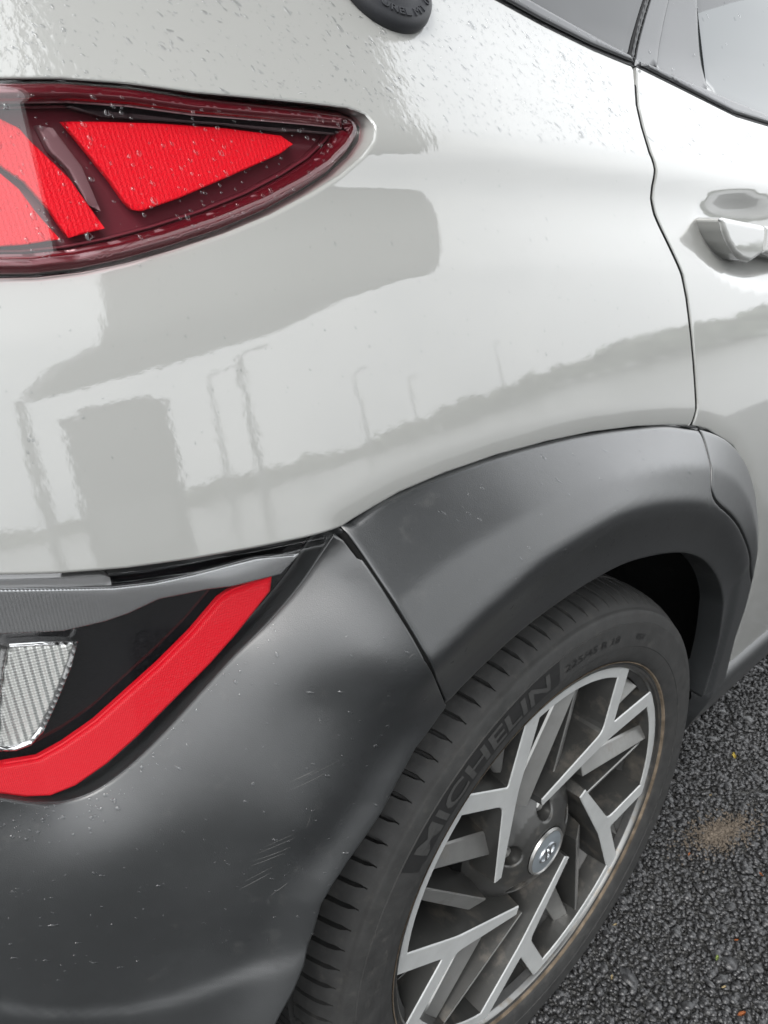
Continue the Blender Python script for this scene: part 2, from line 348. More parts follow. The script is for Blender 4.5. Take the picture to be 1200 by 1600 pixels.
# outlines measured on the car, in car coordinates (X, Z) or (X, Y, Z), metres
CV = {
    'panel_bottom': [(-0.4631, 0.8764), (-0.4492, 0.8729), (-0.4346, 0.8696), (-0.4034, 0.8639), (-0.3689, 0.8597), (-0.3309, 0.8564), (-0.3019, 0.8543), (-0.2704, 0.8529)],
    'panel_arch': [(-0.2704, 0.8529), (-0.2603, 0.8559), (-0.2448, 0.8596), (-0.2233, 0.8642), (-0.1833, 0.8677), (-0.1321, 0.8683), (-0.0723, 0.8646), (-0.0104, 0.8576), (0.0609, 0.8459), (0.1189, 0.8336), (0.1624, 0.8229)],
    'door_gap': [(0.1624, 0.8229), (0.168, 0.8391), (0.1656, 0.8712), (0.1626, 0.9083), (0.1586, 0.9472), (0.155, 0.9676), (0.1457, 0.988), (0.1371, 1.0078), (0.1311, 1.0217), (0.129, 1.0352), (0.1314, 1.0458), (0.137, 1.0589), (0.1375, 1.0722), (0.1498, 1.0939), (0.1641, 1.1137), (0.1824, 1.1315), (0.2089, 1.151)],
    'belt_low': [(0.0124, 1.187), (0.0676, 1.1736), (0.1332, 1.1604), (0.2055, 1.1502), (0.2651, 1.1379), (0.3242, 1.1251), (0.3875, 1.111), (0.4665, 1.1026)],
    'belt_high': [(0.0615, 1.1923), (0.1163, 1.1796), (0.1723, 1.1671), (0.2185, 1.1577), (0.2703, 1.1494), (0.3334, 1.1394), (0.4012, 1.1281), (0.4772, 1.1169)],
    'tail_lamp': [(-0.3914, 1.1089), (-0.3616, 1.1099), (-0.3301, 1.1085), (-0.2964, 1.1048), (-0.2586, 1.1026), (-0.2252, 1.1007), (-0.2005, 1.0988), (-0.1896, 1.0954), (-0.1871, 1.0887), (-0.1921, 1.0805), (-0.2034, 1.0713), (-0.2215, 1.0606), (-0.2429, 1.0514), (-0.2721, 1.0409), (-0.3027, 1.0323), (-0.3344, 1.0253), (-0.3597, 1.0207), (-0.3831, 1.0178), (-0.4045, 1.0171), (-0.4214, 1.0181)],
    'tl_red_a': [(-0.3656, 1.0902), (-0.3457, 1.0903), (-0.3151, 1.0897), (-0.2783, 1.0877), (-0.2425, 1.0838), (-0.2358, 1.0791), (-0.246, 1.0738), (-0.2878, 1.0605), (-0.3174, 1.0512), (-0.3399, 1.0455), (-0.3445, 1.0464), (-0.3471, 1.0507), (-0.3508, 1.0604), (-0.3586, 1.0763)],
    'tl_red_b': [(-0.4098, 1.097), (-0.3947, 1.0914), (-0.3874, 1.087), (-0.3836, 1.0804), (-0.3763, 1.0703), (-0.3711, 1.0625), (-0.3669, 1.0514), (-0.3617, 1.0379), (-0.3812, 1.0343), (-0.3855, 1.0475), (-0.3929, 1.0615), (-0.4019, 1.0698), (-0.417, 1.0753)],
    'tl_red_c': [(-0.418, 1.0724), (-0.403, 1.0662), (-0.3968, 1.0586), (-0.392, 1.0463), (-0.3854, 1.0339), (-0.4026, 1.0322), (-0.4314, 1.0319)],
    'tl_black': [(-0.3624, 1.0978), (-0.3285, 1.1017), (-0.2927, 1.1016), (-0.2544, 1.0984), (-0.2114, 1.0949), (-0.1903, 1.0893), (-0.1962, 1.084), (-0.2284, 1.086), (-0.2417, 1.0859), (-0.2777, 1.0894), (-0.3146, 1.0913), (-0.3449, 1.0929)],
    'tl_grey': [(-0.3779, 1.0885), (-0.3707, 1.0871), (-0.3628, 1.0685), (-0.3605, 1.0464), (-0.3658, 1.0498), (-0.3696, 1.0671), (-0.3758, 1.0764)],
    'lens_edge': [(-0.2706, 0.8466), (-0.285, 0.8289), (-0.2997, 0.8123), (-0.3211, 0.7927), (-0.3464, 0.7733), (-0.3693, 0.7529), (-0.3922, 0.7323), (-0.4146, 0.7142), (-0.4359, 0.7008), (-0.4536, 0.6964), (-0.4711, 0.7002), (-0.4943, 0.7169), (-0.511, 0.7317)],
    'lens_top': [(-0.4781, 0.8727), (-0.4615, 0.8689), (-0.432, 0.8619), (-0.3995, 0.8558), (-0.3637, 0.8513), (-0.3248, 0.8483), (-0.2963, 0.8474), (-0.2706, 0.8466)],
    'low_red': [(-0.3127, 0.8244), (-0.3151, 0.8123), (-0.3411, 0.7855), (-0.3597, 0.7686), (-0.3869, 0.747), (-0.4093, 0.7289), (-0.4312, 0.7128), (-0.4519, 0.702), (-0.4671, 0.6997), (-0.4806, 0.7055), (-0.4928, 0.7146), (-0.51, 0.7291), (-0.5051, 0.7504), (-0.4879, 0.7376), (-0.4678, 0.7335), (-0.4526, 0.7391), (-0.4327, 0.7497), (-0.4117, 0.7653), (-0.3903, 0.7804), (-0.3685, 0.7978), (-0.3483, 0.8173), (-0.3411, 0.8208)],
    'low_clear': [(-0.2931, 0.8344), (-0.3224, 0.8397), (-0.3429, 0.8396), (-0.3629, 0.8398), (-0.3855, 0.8409), (-0.4071, 0.8443), (-0.462, 0.8588), (-0.479, 0.8633), (-0.4857, 0.8347), (-0.4682, 0.8301), (-0.4375, 0.8226), (-0.4153, 0.8225), (-0.4027, 0.824), (-0.3838, 0.8287), (-0.3553, 0.8268), (-0.3395, 0.8242), (-0.3076, 0.8233)],
    'low_white': [(-0.4651, 0.8178), (-0.449, 0.8139), (-0.4337, 0.8097), (-0.4396, 0.7959), (-0.4514, 0.7728), (-0.4616, 0.7551), (-0.4693, 0.7471), (-0.4775, 0.7466), (-0.4847, 0.7494), (-0.477, 0.7827), (-0.4712, 0.8022)],
    'low_bezel': [(-0.4685, 0.8211), (-0.4485, 0.8165), (-0.4308, 0.8107), (-0.4372, 0.794), (-0.4494, 0.7705), (-0.4603, 0.7509), (-0.4687, 0.7431), (-0.4776, 0.7424), (-0.4886, 0.747), (-0.4794, 0.7837), (-0.4739, 0.8032)],
    'low_white_2': [(-0.4878, 0.8257), (-0.4719, 0.8201), (-0.4769, 0.8044), (-0.483, 0.7852), (-0.4909, 0.7522), (-0.503, 0.7598)],
    'low_sky_grey': [(-0.4773, 0.8697), (-0.4607, 0.8644), (-0.4308, 0.8569), (-0.4114, 0.853), (-0.4072, 0.8502), (-0.4076, 0.8453), (-0.4321, 0.8512), (-0.462, 0.8588), (-0.479, 0.8633)],
    'crest': [(-0.2695, 0.0024, 0.8431), (-0.3013, 0.0069, 0.8091), (-0.3316, 0.0118, 0.7769), (-0.3628, 0.0175, 0.7523), (-0.3991, 0.0234, 0.7195), (-0.4353, 0.0295, 0.6844), (-0.456, 0.0346, 0.676), (-0.4809, 0.0422, 0.6781), (-0.5061, 0.0491, 0.6901), (-0.5229, 0.0549, 0.7016)],
    'bumper_arch': [(-0.2074, -0.034, 0.6922), (-0.2237, -0.038, 0.6858), (-0.2464, -0.041, 0.6772), (-0.2668, -0.042, 0.6573), (-0.2798, -0.042, 0.6412), (-0.2987, -0.042, 0.6266), (-0.3134, -0.041, 0.6147), (-0.3282, -0.04, 0.5998), (-0.3375, -0.038, 0.5858), (-0.3456, -0.036, 0.5598), (-0.3561, -0.033, 0.5341), (-0.3663, -0.031, 0.5161), (-0.3809, -0.028, 0.4937), (-0.3969, -0.026, 0.4659), (-0.4258, -0.02, 0.4093)],
    'bumper_ctrl': [(-0.2074, -0.034, 0.6922), (-0.2237, -0.038, 0.6858), (-0.2464, -0.041, 0.6772), (-0.2668, -0.042, 0.6573), (-0.2798, -0.042, 0.6412), (-0.2987, -0.042, 0.6266), (-0.3134, -0.041, 0.6147), (-0.3282, -0.04, 0.5998), (-0.3375, -0.038, 0.5858), (-0.3456, -0.036, 0.5598), (-0.3561, -0.033, 0.5341), (-0.3663, -0.031, 0.5161), (-0.3809, -0.028, 0.4937), (-0.3969, -0.026, 0.4659), (-0.4258, -0.02, 0.4093), (-0.273, -0.007, 0.8539), (-0.2684, -0.018, 0.8378), (-0.264, -0.031, 0.819), (-0.2566, -0.047, 0.7908), (-0.2463, -0.0575, 0.7593), (-0.2212, -0.042, 0.7171), (-0.207, -0.035, 0.6907), (-0.5079, 0.064, 0.6661), (-0.5175, 0.063, 0.6272), (-0.5316, 0.066, 0.5652), (-0.5485, 0.07, 0.4905), (-0.5679, 0.08, 0.3988), (-0.4797, 0.047, 0.6396), (-0.4983, 0.051, 0.5465), (-0.4377, 0.032, 0.6664), (-0.4498, 0.032, 0.6015), (-0.4648, 0.036, 0.5121), (-0.4791, 0.042, 0.422), (-0.3927, 0.019, 0.7017), (-0.4053, 0.014, 0.6377), (-0.4171, 0.014, 0.5613), (-0.3439, 0.008, 0.7554), (-0.3568, -0.003, 0.7049), (-0.368, -0.01, 0.6476), (-0.3769, -0.014, 0.5942), (-0.3084, 0.002, 0.7972), (-0.2796, -0.004, 0.822), (-0.3106, -0.016, 0.7405), (-0.2816, -0.037, 0.7791), (-0.2965, -0.036, 0.6885), (-0.3393, -0.031, 0.6555), (-0.3726, -0.022, 0.5334), (-0.4045, -0.002, 0.5301)],
    'ridge': [(-0.5329, 0.5595), (-0.5143, 0.543), (-0.4902, 0.5261), (-0.4642, 0.5157), (-0.4372, 0.5167), (-0.4134, 0.5226), (-0.3934, 0.5277), (-0.3727, 0.5337), (-0.3556, 0.5433)],
    'clad_outer': [(-0.2698, -0.0041, 0.8512), (-0.2463, -0.0059, 0.8598), (-0.225, -0.0077, 0.8639), (-0.1853, -0.0109, 0.8674), (-0.1344, -0.0139, 0.8679), (-0.075, -0.0158, 0.8642), (-0.0135, -0.0162, 0.8571), (0.0574, -0.017, 0.8454), (0.1152, -0.0179, 0.8337), (0.1941, -0.0206, 0.8099), (0.2559, -0.0246, 0.7765), (0.306, -0.0293, 0.7264), (0.3516, -0.0309, 0.6526), (0.3801, -0.0281, 0.5854), (0.3904, -0.0241, 0.5245), (0.3882, -0.0193, 0.4706), (0.4093, -0.0114, 0.3932)],
    'clad_crease': [(-0.2488, -0.06, 0.7646), (-0.2341, -0.0604, 0.7683), (-0.2031, -0.0607, 0.7794), (-0.1702, -0.0611, 0.7889), (-0.1352, -0.0614, 0.799), (-0.0887, -0.0618, 0.8037), (-0.0353, -0.0613, 0.8043), (0.0244, -0.0595, 0.7937), (0.0953, -0.0578, 0.7731), (0.1459, -0.056, 0.7521), (0.2026, -0.0526, 0.7221), (0.2661, -0.0467, 0.6711), (0.3154, -0.0408, 0.6156), (0.3255, -0.0353, 0.5863), (0.3342, -0.0319, 0.5297), (0.3354, -0.0284, 0.4795), (0.3391, -0.025, 0.4188)],
    'clad_edge': [(-0.2074, -0.034, 0.6922), (-0.1844, -0.0336, 0.7003), (-0.1506, -0.0333, 0.7099), (-0.1146, -0.0329, 0.7174), (-0.0759, -0.0326, 0.7214), (-0.0291, -0.0322, 0.7235), (0.0289, -0.0316, 0.7204), (0.0843, -0.0306, 0.7086), (0.1407, -0.0296, 0.6913), (0.1852, -0.0286, 0.6718), (0.2271, -0.028, 0.6456), (0.2687, -0.028, 0.6072), (0.2968, -0.028, 0.5668), (0.3067, -0.0275, 0.5381), (0.3186, -0.025, 0.486), (0.3218, -0.0225, 0.4408), (0.3183, -0.02, 0.3917)],
    'clad_gap': [(0.1708, -0.012, 0.8218), (0.1697, -0.02, 0.8061), (0.1586, -0.034, 0.785), (0.1519, -0.046, 0.766), (0.1653, -0.049, 0.7486), (0.2076, -0.047, 0.7208), (0.2544, -0.042, 0.6859), (0.3106, -0.0335, 0.6326), (0.3518, -0.029, 0.5776), (0.3855, -0.0245, 0.5248)],
    'bumper_gap': [(-0.273, -0.007, 0.8539), (-0.2684, -0.018, 0.8378), (-0.264, -0.031, 0.819), (-0.2566, -0.047, 0.7908), (-0.2463, -0.0575, 0.7593), (-0.2212, -0.042, 0.7171), (-0.207, -0.035, 0.6907)],
    'handle': [(0.1868, 1.0138), (0.1926, 1.004), (0.2069, 0.9915), (0.2277, 0.98), (0.2491, 0.9727), (0.2761, 0.9678), (0.3172, 0.9745), (0.3215, 1.0015), (0.1963, 1.015)],
    'glass_pillar': [(0.2871, 1.221), (0.2205, 1.1679), (0.3365, 1.2268), (0.2621, 1.1604), (0.4084, 1.2351), (0.3587, 1.1424)],
    'sill_top': [(0.4075, -0.012, 0.3944), (0.5481, -0.012, 0.3827)],
    'sill_ridge': [(0.3215, -0.02, 0.382), (0.5346, -0.02, 0.3712)],
    'sill_bot': [(0.3213, 0.0, 0.2933), (0.612, 0.0, 0.3051)],
    'scratches': [(-0.3831, 0.6099), (-0.3619, 0.6203), (-0.3714, 0.6328), (-0.3483, 0.6403), (-0.3687, 0.6389), (-0.3443, 0.6492), (-0.3739, 0.6288), (-0.3513, 0.6363), (-0.3644, 0.6437), (-0.3446, 0.6531), (-0.3622, 0.6353), (-0.3471, 0.6412), (-0.3443, 0.6857), (-0.3147, 0.6925), (-0.3379, 0.6547), (-0.333, 0.6652), (-0.3617, 0.6015), (-0.3532, 0.608), (-0.3408, 0.6918), (-0.3221, 0.6962), (-0.2617, 0.7722), (-0.2574, 0.775), (-0.3134, 0.7331), (-0.313, 0.7261), (-0.3796, 0.6161), (-0.3581, 0.6263), (-0.3659, 0.5983), (-0.3583, 0.6047), (-0.3351, 0.6918), (-0.305, 0.698)],
    'litter': [(0.683, 0.036), (0.406, -0.017), (0.457, -0.115), (0.269, -0.133), (0.13, -0.046), (0.219, -0.192), (0.203, -0.004), (0.236, -0.159), (0.317, -0.139), (0.555, 0.02)],
    'cap': [(-0.1209, 0.1233, 1.1809)],
}

# ---------------------------------------------------------------- ground
gx = np.linspace(-14, 14, 57)
tag(new('ground', [(-400, -400, -.006), (400, -400, -.006), (400, 400, -.006), (-400, 400, -.006)], [(0, 1, 2, 3)], 'asphalt'), 'black coarse asphalt car park surface', kind='structure')
mat('pale_tarmac', (.15, .15, .147), rough=.2, spec=.6, bump=[(150, .06, .002, 'voronoi')], vary=(3, .85, 1.15)); mat('line_paint', (.72, .72, .70), rough=.6, vary=(30, .8, 1.05))
tag(new('bounce_lane', [(-60, -90, -.002), (80, -90, -.002), (80, -2.3, -.002), (-60, -2.3, -.002)], [(0, 1, 2, 3)], 'pale_tarmac'), 'pale tarmac sheet added beyond the parking bay to lighten the paint reflections', kind='structure')  # pale sheet added to brighten the ground mirrored in the paint
for x0, x1, y0, y1 in ((-40, 60, -8.4, -8.28), (2.0, 2.1, -13, -8.4), (4.6, 4.7, -13, -8.4)):
    tag(new('bay_line', [(x0, y0, .004), (x1, y0, .004), (x1, y1, .004), (x0, y1, .004)], [(0, 1, 2, 3)], 'line_paint'), 'white painted parking bay line', kind='structure')
def chip_field(name, x0, x1, y0, y1, step, keep, material, parent=None):
    xs, ys = np.meshgrid(np.arange(x0, x1, step), np.arange(y0, y1, step)); n = xs.size
    cx = xs.ravel() + rng.normal(0, step * .33, n); cy = ys.ravel() + rng.normal(0, step * .33, n)
    m = rng.random(n) < keep; cx, cy = cx[m], cy[m]; n = len(cx)
    b = bmesh.new(); bmesh.ops.create_icosphere(b, subdivisions=1, radius=1); b.verts.ensure_lookup_table()
    T = np.array([v.co[:] for v in b.verts]); TF = np.array([[v.index for v in f.verts] for f in b.faces]); b.free()
    nv = len(T)
    s = np.stack([rng.uniform(.42, .85, n), rng.uniform(.36, .7, n), rng.uniform(.34, .55, n)], -1) * step * np.exp(rng.normal(0, .28, n))[:, None]
    V = T[None] * (1 + rng.normal(0, .17, (n, nv, 1))) * s[:, None]
    a = rng.uniform(0, 6.28, n); t = rng.normal(0, .35, n)
    y_ = V[:, :, 1] * np.cos(t)[:, None] - V[:, :, 2] * np.sin(t)[:, None]; z_ = V[:, :, 1] * np.sin(t)[:, None] + V[:, :, 2] * np.cos(t)[:, None]
    x_ = V[:, :, 0] * np.cos(a)[:, None] - y_ * np.sin(a)[:, None]; y2 = V[:, :, 0] * np.sin(a)[:, None] + y_ * np.cos(a)[:, None]
    zz = z_ + rng.normal(-.0026, .0014, n)[:, None]; top = rng.normal(.0006, .0009, n)[:, None] + .12 * (x_ * rng.normal(0, 1, n)[:, None])
    zz = np.minimum(zz, top)                          # worn flat by traffic
    V = np.stack([x_ + cx[:, None], y2 + cy[:, None], zz], -1).reshape(-1, 3)
    F = (TF[None] + (np.arange(n) * nv)[:, None, None]).reshape(-1, 3)
    me = bpy.data.meshes.new(name); me.vertices.add(len(V)); me.vertices.foreach_set('co', V.ravel().astype(np.float32))
    me.loops.add(F.size); me.loops.foreach_set('vertex_index', F.ravel().astype(np.int32))
    me.polygons.add(len(F)); me.polygons.foreach_set('loop_start', np.arange(0, F.size, 3, dtype=np.int32)); me.polygons.foreach_set('loop_total', np.full(len(F), 3, np.int32))
    me.update(calc_edges=True); me.materials.append(MATS[material])
    ob = bpy.data.objects.new(name, me); col.objects.link(ob)
    if parent: ob.parent = parent
    return ob
mat('chip', (.023, .023, .024), rough=.30, spec=.6, bump=[(700, .5, .001, 'noise')], vary=(95, .35, 2.1))
tag(chip_field('asphalt_chippings', -.65, 1.9, -1.05, .38, .0076, .95, 'chip'), 'loose textured black stone chips bound in the asphalt beside the wheel', 'asphalt', kind='stuff')

# ---------------------------------------------------------------- the car
car = tag(empty('parked_car'), 'pale grey crossover car with dark wheel arch cladding, rear corner close up', 'car')
PA = np.array([q for q in CV['panel_arch']] + [(q[0], q[2]) for q in CV['clad_outer'][9:]])
def dish(X, Z):
    e = ((X - .325) / .135) ** 2 + ((Z - .988 + .10 * (X - .3)) / .052) ** 2
    return .015 * np.clip(1 - e, 0, 1) ** 1.5
def skin_y(X, Z):
    X = np.asarray(X, float); Z = np.asarray(Z, float)
    d = seg_dist(np.stack([X.ravel(), Z.ravel()], -1), PA, False).reshape(X.shape)
    return body_y(X, Z) + .5 * .26 / .024 * np.maximum(0, .024 - d) ** 2 + dish(X, Z)
bl = np.array(CV['belt_low']); bh = np.array(CV['belt_high'])
bl_rear = [(-.10, 1.222), (-.05, 1.203)]; bh_rear = [(-.06, 1.222), (0., 1.207)]
sl = (bl[-1] - bl[-3]) / (bl[-1, 0] - bl[-3, 0])
def fwd(p, X): return (X, p[1] - .115 * (X - p[0]))
tl = CV['tail_lamp']; tail_poly = tl + [(-.52, 1.022), (-.60, 1.032), (-.63, 1.06), (-.60, 1.095), (-.50, 1.105)]
gp = np.array(CV['glass_pillar'])
def ext(a, b, z):                                   # run the line a-b up to height z
    a, b = np.array(a), np.array(b); t = (z - a[1]) / (b[1] - a[1]); return tuple(a + (b - a) * t)
ROOF_Z = 1.44
top_rear = ext(gp[1], gp[0], 1.40)
dg = CV['door_gap']
# quarter panel, with the tail lamp opening
q_poly = [(-.70, .915), (-.60, .905), (-.52, .891)] + CV['panel_bottom'] + CV['panel_arch'][1:-1] + dg[:-1] + [tuple(bl[3] + np.array([-.006, .0]))] + [tuple(p) for p in bl[:3][::-1]] + bl_rear[::-1] + \
         [(-.10, 1.245), (-.02, 1.275), (top_rear[0] - .02, 1.41), (top_rear[0] + .10, 1.45), (-.10, 1.45), (-.45, 1.40), (-.66, 1.25), (-.70, 1.10)]
panel('quarter_panel', q_poly, skin_y, 'paint', car, step=.0065, r=.0022, flange=.014, holes=[tail_poly])
# rear door
GAP = .0046
d_poly = [(p[0] + GAP, p[1]) for p in dg[:-1]] + [tuple(bl[3] + np.array([.001, 0]))] + [tuple(p) for p in bl[4:]] + [fwd(bl[-1], 1.0), (1.0, .372), (.56, .381), (.40, .394)] + \
         [(p[0] + .003, p[2] + .002) for p in CV['clad_outer'][:8:-1]]
door = panel('rear_door', d_poly, skin_y, 'paint', car, step=.008, r=.0013, flange=.014)
f_poly = [(1.0045, .372), (1.0045, fwd(bl[-1], 1.0045)[1]), fwd(bl[-1], 2.0), (2.02, .9), (1.98, .372)]
panel('front_door', f_poly, skin_y, 'paint', car, step=.03, r=.0022, flange=.014, exact=True)
# black tubes added in the shut lines so the gaps read as dark
def seal_fill(name, pts, yfun, depth, rad, parent):
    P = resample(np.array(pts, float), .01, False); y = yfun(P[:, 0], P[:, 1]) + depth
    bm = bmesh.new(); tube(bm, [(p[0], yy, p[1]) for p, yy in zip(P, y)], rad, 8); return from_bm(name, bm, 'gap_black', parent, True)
seal_fill('door_gap_fill', [(p[0] + GAP / 2, p[1]) for p in dg[:-1]], skin_y, .0036, .0027, door)
# black backing added behind every panel gap to keep it dark
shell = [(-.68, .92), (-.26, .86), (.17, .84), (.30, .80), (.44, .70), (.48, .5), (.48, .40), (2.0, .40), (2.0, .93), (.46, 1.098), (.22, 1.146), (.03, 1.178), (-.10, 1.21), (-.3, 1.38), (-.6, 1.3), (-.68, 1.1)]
panel('gap_backing', shell, lambda X, Z: body_y(X, Z) + .034, 'gap_black', car, step=.03, r=.001, flange=0, exact=False)
# glass, belt mouldings and pillars
glass_y = lambda X, Z: body_y(X, Z) + .005
seam = .0025
def strip(name, low, high, yfun, m, parent=car, **k): return panel(name, list(map(tuple, low)) + list(map(tuple, high))[::-1], yfun, m, parent, **k)
up_ = np.array([0, .0045])
strip('belt_moulding', np.vstack([bl_rear, bl[:4]]) + up_ - [[.0, 0]] * 6, np.vstack([bh_rear, bh[:4] + [[0, 0], [0, 0], [0, 0], [-.012, .002]]]), lambda X, Z: body_y(X, Z) - .003, 'moulding', step=.008, r=.004, flange=.02)
strip('belt_moulding', np.vstack([bl[3:4] + [[.012, -.002]], bl[4:], [fwd(bl[-1], 2.0)]]) + up_, np.vstack([bh[3:4] + [[.003, -.001]], bh[4:], [fwd(bh[-1], 2.0)]]), lambda X, Z: body_y(X, Z) - .003, 'moulding', door, step=.008, r=.004, flange=.02)
for nm, a, b, par in (('belt_seal', np.vstack([bl_rear, bl[:4]]), np.vstack([bl_rear, bl[:4]]) + up_, car), ('belt_seal', np.vstack([bl[3:] + [[.006, 0]], [fwd(bl[-1], 2.0)]]), np.vstack([bl[3:] + [[.006, 0]], [fwd(bl[-1], 2.0)]]) + up_, door)):
    strip(nm, a + [0, .0006], b, lambda X, Z: body_y(X, Z) + .002, 'seal_fill', par, step=.012, r=.0008, flange=.01)
s0b, s0t = ext(gp[1], gp[0], 1.155), ext(gp[1], gp[0], 1.40)
s1b, s1t = ext(gp[3], gp[2], 1.150), ext(gp[3], gp[2], 1.40)
s2b, s2t = ext(gp[5], gp[4], 1.132), ext(gp[5], gp[4], 1.40)
panel('quarter_window', [(-.045, 1.225)] + [tuple(p) for p in bh[:4]] + [(s0b[0] - .004, s0b[1]), (s0t[0] - .004, s0t[1] - .02), (s0t[0] - .06, s0t[1] - .02), (-.02, 1.262)], glass_y, 'glass', car, step=.02, r=.001, flange=.004)
panel('window_seal', [(s0b[0] - .0035, s0b[1]), (s0b[0] + .0025, s0b[1]), (s0t[0] + .003, s0t[1]), (s0t[0] - .004, s0t[1])], lambda X, Z: body_y(X, Z) + .001, 'seal_fill', car, step=.012, r=.0015, flange=.01)
panel('door_pillar', [(s0b[0] + .0035, s0b[1] - .003), s1b, s1t, (s0t[0] + .0035, s0t[1])], lambda X, Z: body_y(X, Z) + .002, 'pillar_film', door, step=.012, r=.001, flange=.008)
panel('pillar_trim', [(s1b[0] + .0012, s1b[1]), s2b, s2t, (s1t[0] + .0012, s1t[1])], lambda X, Z: body_y(X, Z) + .003, 'pillar_film', door, step=.012, r=.0008, flange=.008)
panel('window_glass', [(s2b[0] + .0008, s2b[1]), (.48, 1.112), fwd((.48, 1.112), 1.0), (1.0, 1.40), s2t], glass_y, 'glass', door, step=.03, r=.0008, flange=.004)
panel('window_glass', [fwd((.48, 1.112), 1.05), fwd((.48, 1.112), 1.95), (1.55, 1.38), (1.05, 1.40)], glass_y, 'glass', car, step=.05, r=.0008, flange=.004)
# roof, tailgate, far side and floor close the car where the frame does not look
xs = np.linspace(-.70, 2.0, 28); V = []; F = []
for i, x in enumerate(xs):
    y0 = float(body_y(np.array([max(x, -.45)]), np.array([1.40]))[0])
    for j, t in enumerate(np.linspace(0, 1, 13)):
        y = y0 + (1.70 - 2 * y0) * t; V.append((x, y, 1.395 + .12 * math.sin(math.pi * t) ** .7 - .35 * max(0, -(x + .35)) ** 1.5))
for i in range(27):
    for j in range(12): a = i * 13 + j; F.append((a, a + 13, a + 14, a + 1))
new('roof_panel', V, F, 'paint', car, True)
V = []; F = []
for i, z in enumerate(np.linspace(.42, 1.36, 16)):
    for j, t in enumerate(np.linspace(0, 1, 13)):
        V.append((-.70 - .07 * math.sin(math.pi * t) + .22 * max(0, z - 1.05) ** 1.3, .22 + 1.26 * t, z))
for i in range(15):
    for j in range(12): a = i * 13 + j; F.append((a, a + 1, a + 14, a + 13))
new('tailgate', V, F, 'paint', car, True)
bm = bmesh.new(); box(bm, -.68, 2.0, 1.62, 1.68, .35, 1.02); from_bm('far_side_panel', bm, 'paint', car)
bm = bmesh.new(); box(bm, -.66, 2.0, .32, 1.60, .30, .36); from_bm('floor_pan', bm, 'lining', car)
bm = bmesh.new(); box(bm, .42, .60, .22, 1.48, .36, 1.02); bmesh.ops.bevel(bm, geom=bm.edges[:], offset=.04, segments=3, affect='EDGES'); from_bm('rear_seat', bm, 'interior', car, True)
# rear door handle
hy = lambda X, Z: body_y(X, .99 + 0 * X) - .019 + .16 * (Z - .99) + 9 * np.maximum(0, np.abs(Z - .995 + .11 * (X - .25)) - .008) ** 2
hd = [(x + .020 * max(0, 1 - (x - .215) / .10), z) for x, z in CV['handle']]
panel('door_handle', [(hd[i][0], hd[i][1]) for i in (0, 1, 2, 3, 4, 5)] + [(hd[6][0] - .0015, hd[6][1]), (hd[7][0] - .0015, hd[7][1]), hd[8]], hy, 'paint', door, step=.004, r=.005, flange=.03)
panel('door_handle', [(hd[6][0] + .0005, hd[6][1]), (hd[6][0] + .03, hd[6][1] - .007), (.43, .950), (.452, .956), (.455, .972), (.43, .987), (hd[7][0] + .0005, hd[7][1])], hy, 'paint', door, step=.004, r=.005, flange=.03)

# ---------------------------------------------------------------- wheel arch cladding
O_, K_, E_ = (catmull(CV[k], 8) for k in ('clad_outer', 'clad_crease', 'clad_edge'))
rows = []
for o, k, e in zip(O_, K_, E_):
    out = o + (o - k) * .25; out[1] += .012
    mid = (o + k) / 2 + np.array([0, -.006, 0]); a = k + (mid - k) * .13; b = k + (e - k) * .18
    sec = [out, o] + [o + (mid - o) * t for t in (.25, .5, .75)] + [mid + (a - mid) * t for t in (0, .33, .66)]
    sec += [(1 - t) ** 2 * a + 2 * t * (1 - t) * k + t * t * b for t in np.linspace(0, 1, 9)]
    sec += [b + (e - b) * t + np.array([0, .0025 * math.sin(math.pi * t), 0]) for t in (.25, .5, .75, 1.0)] + [e + (e - b) * .5 + np.array([0, .004, 0])]
    rows.append(sec)
Gd = np.array(rows); nu, nv = Gd.shape[:2]
# run a little past both ends
Gd = np.concatenate([Gd[:1] + (Gd[:1] - Gd[4:5]) * 1.0, Gd, Gd[-1:] + (Gd[-1:] - Gd[-5:-4]) * 1.0]); nu += 2
LV = [Vector(v) for v in Gd.reshape(-1, 3)]
LF = [(i * nv + j, i * nv + j + 1, (i + 1) * nv + j + 1, (i + 1) * nv + j) for i in range(nu - 1) for j in range(nv - 1)]
bvh = BVHTree.FromPolygons(LV, LF)
def clad_y(X, Z):
    X = np.asarray(X, float); Z = np.asarray(Z, float); out = np.empty(X.shape)
    for i, (x, z) in enumerate(zip(X.ravel(), Z.ravel())):
        h = bvh.ray_cast(Vector((x, -1, z)), Vector((0, 1, 0)))[0]
        if h is None: h = bvh.find_nearest(Vector((x, -.03, z)))[0]
        out.flat[i] = h.y
    return out
xz_ = lambda pts: [(p[0], p[2]) for p in pts]
co, ce = catmull(CV['clad_outer'], 4)[:, [0, 2]], catmull(CV['clad_edge'], 4)[:, [0, 2]]
cg = catmull(CV['clad_gap'], 4)[:, [0, 2]]; bg2 = catmull(CV['bumper_gap'], 4)[:, [0, 2]]
c_poly = [tuple(p + [.0012, 0]) for p in bg2[:1]] + [tuple(p) for p in co[1:33] if p[0] < cg[0, 0] - .004] + [tuple(p + [-.0016, -.0005]) for p in cg[1:]] + [tuple(p) for p in co[57:]] + [tuple(p) for p in ce[::-1]] + [tuple(p + [.0012, .0]) for p in bg2[1:-1][::-1]]
panel('arch_cladding', c_poly, clad_y, 'cladding', car, step=.006, r=.0016, flange=.03, exact=False)
dc_poly = [tuple(p + [.0016, .0005]) for p in cg[1:]] + [tuple(p) for p in co[34:56][::-1]]
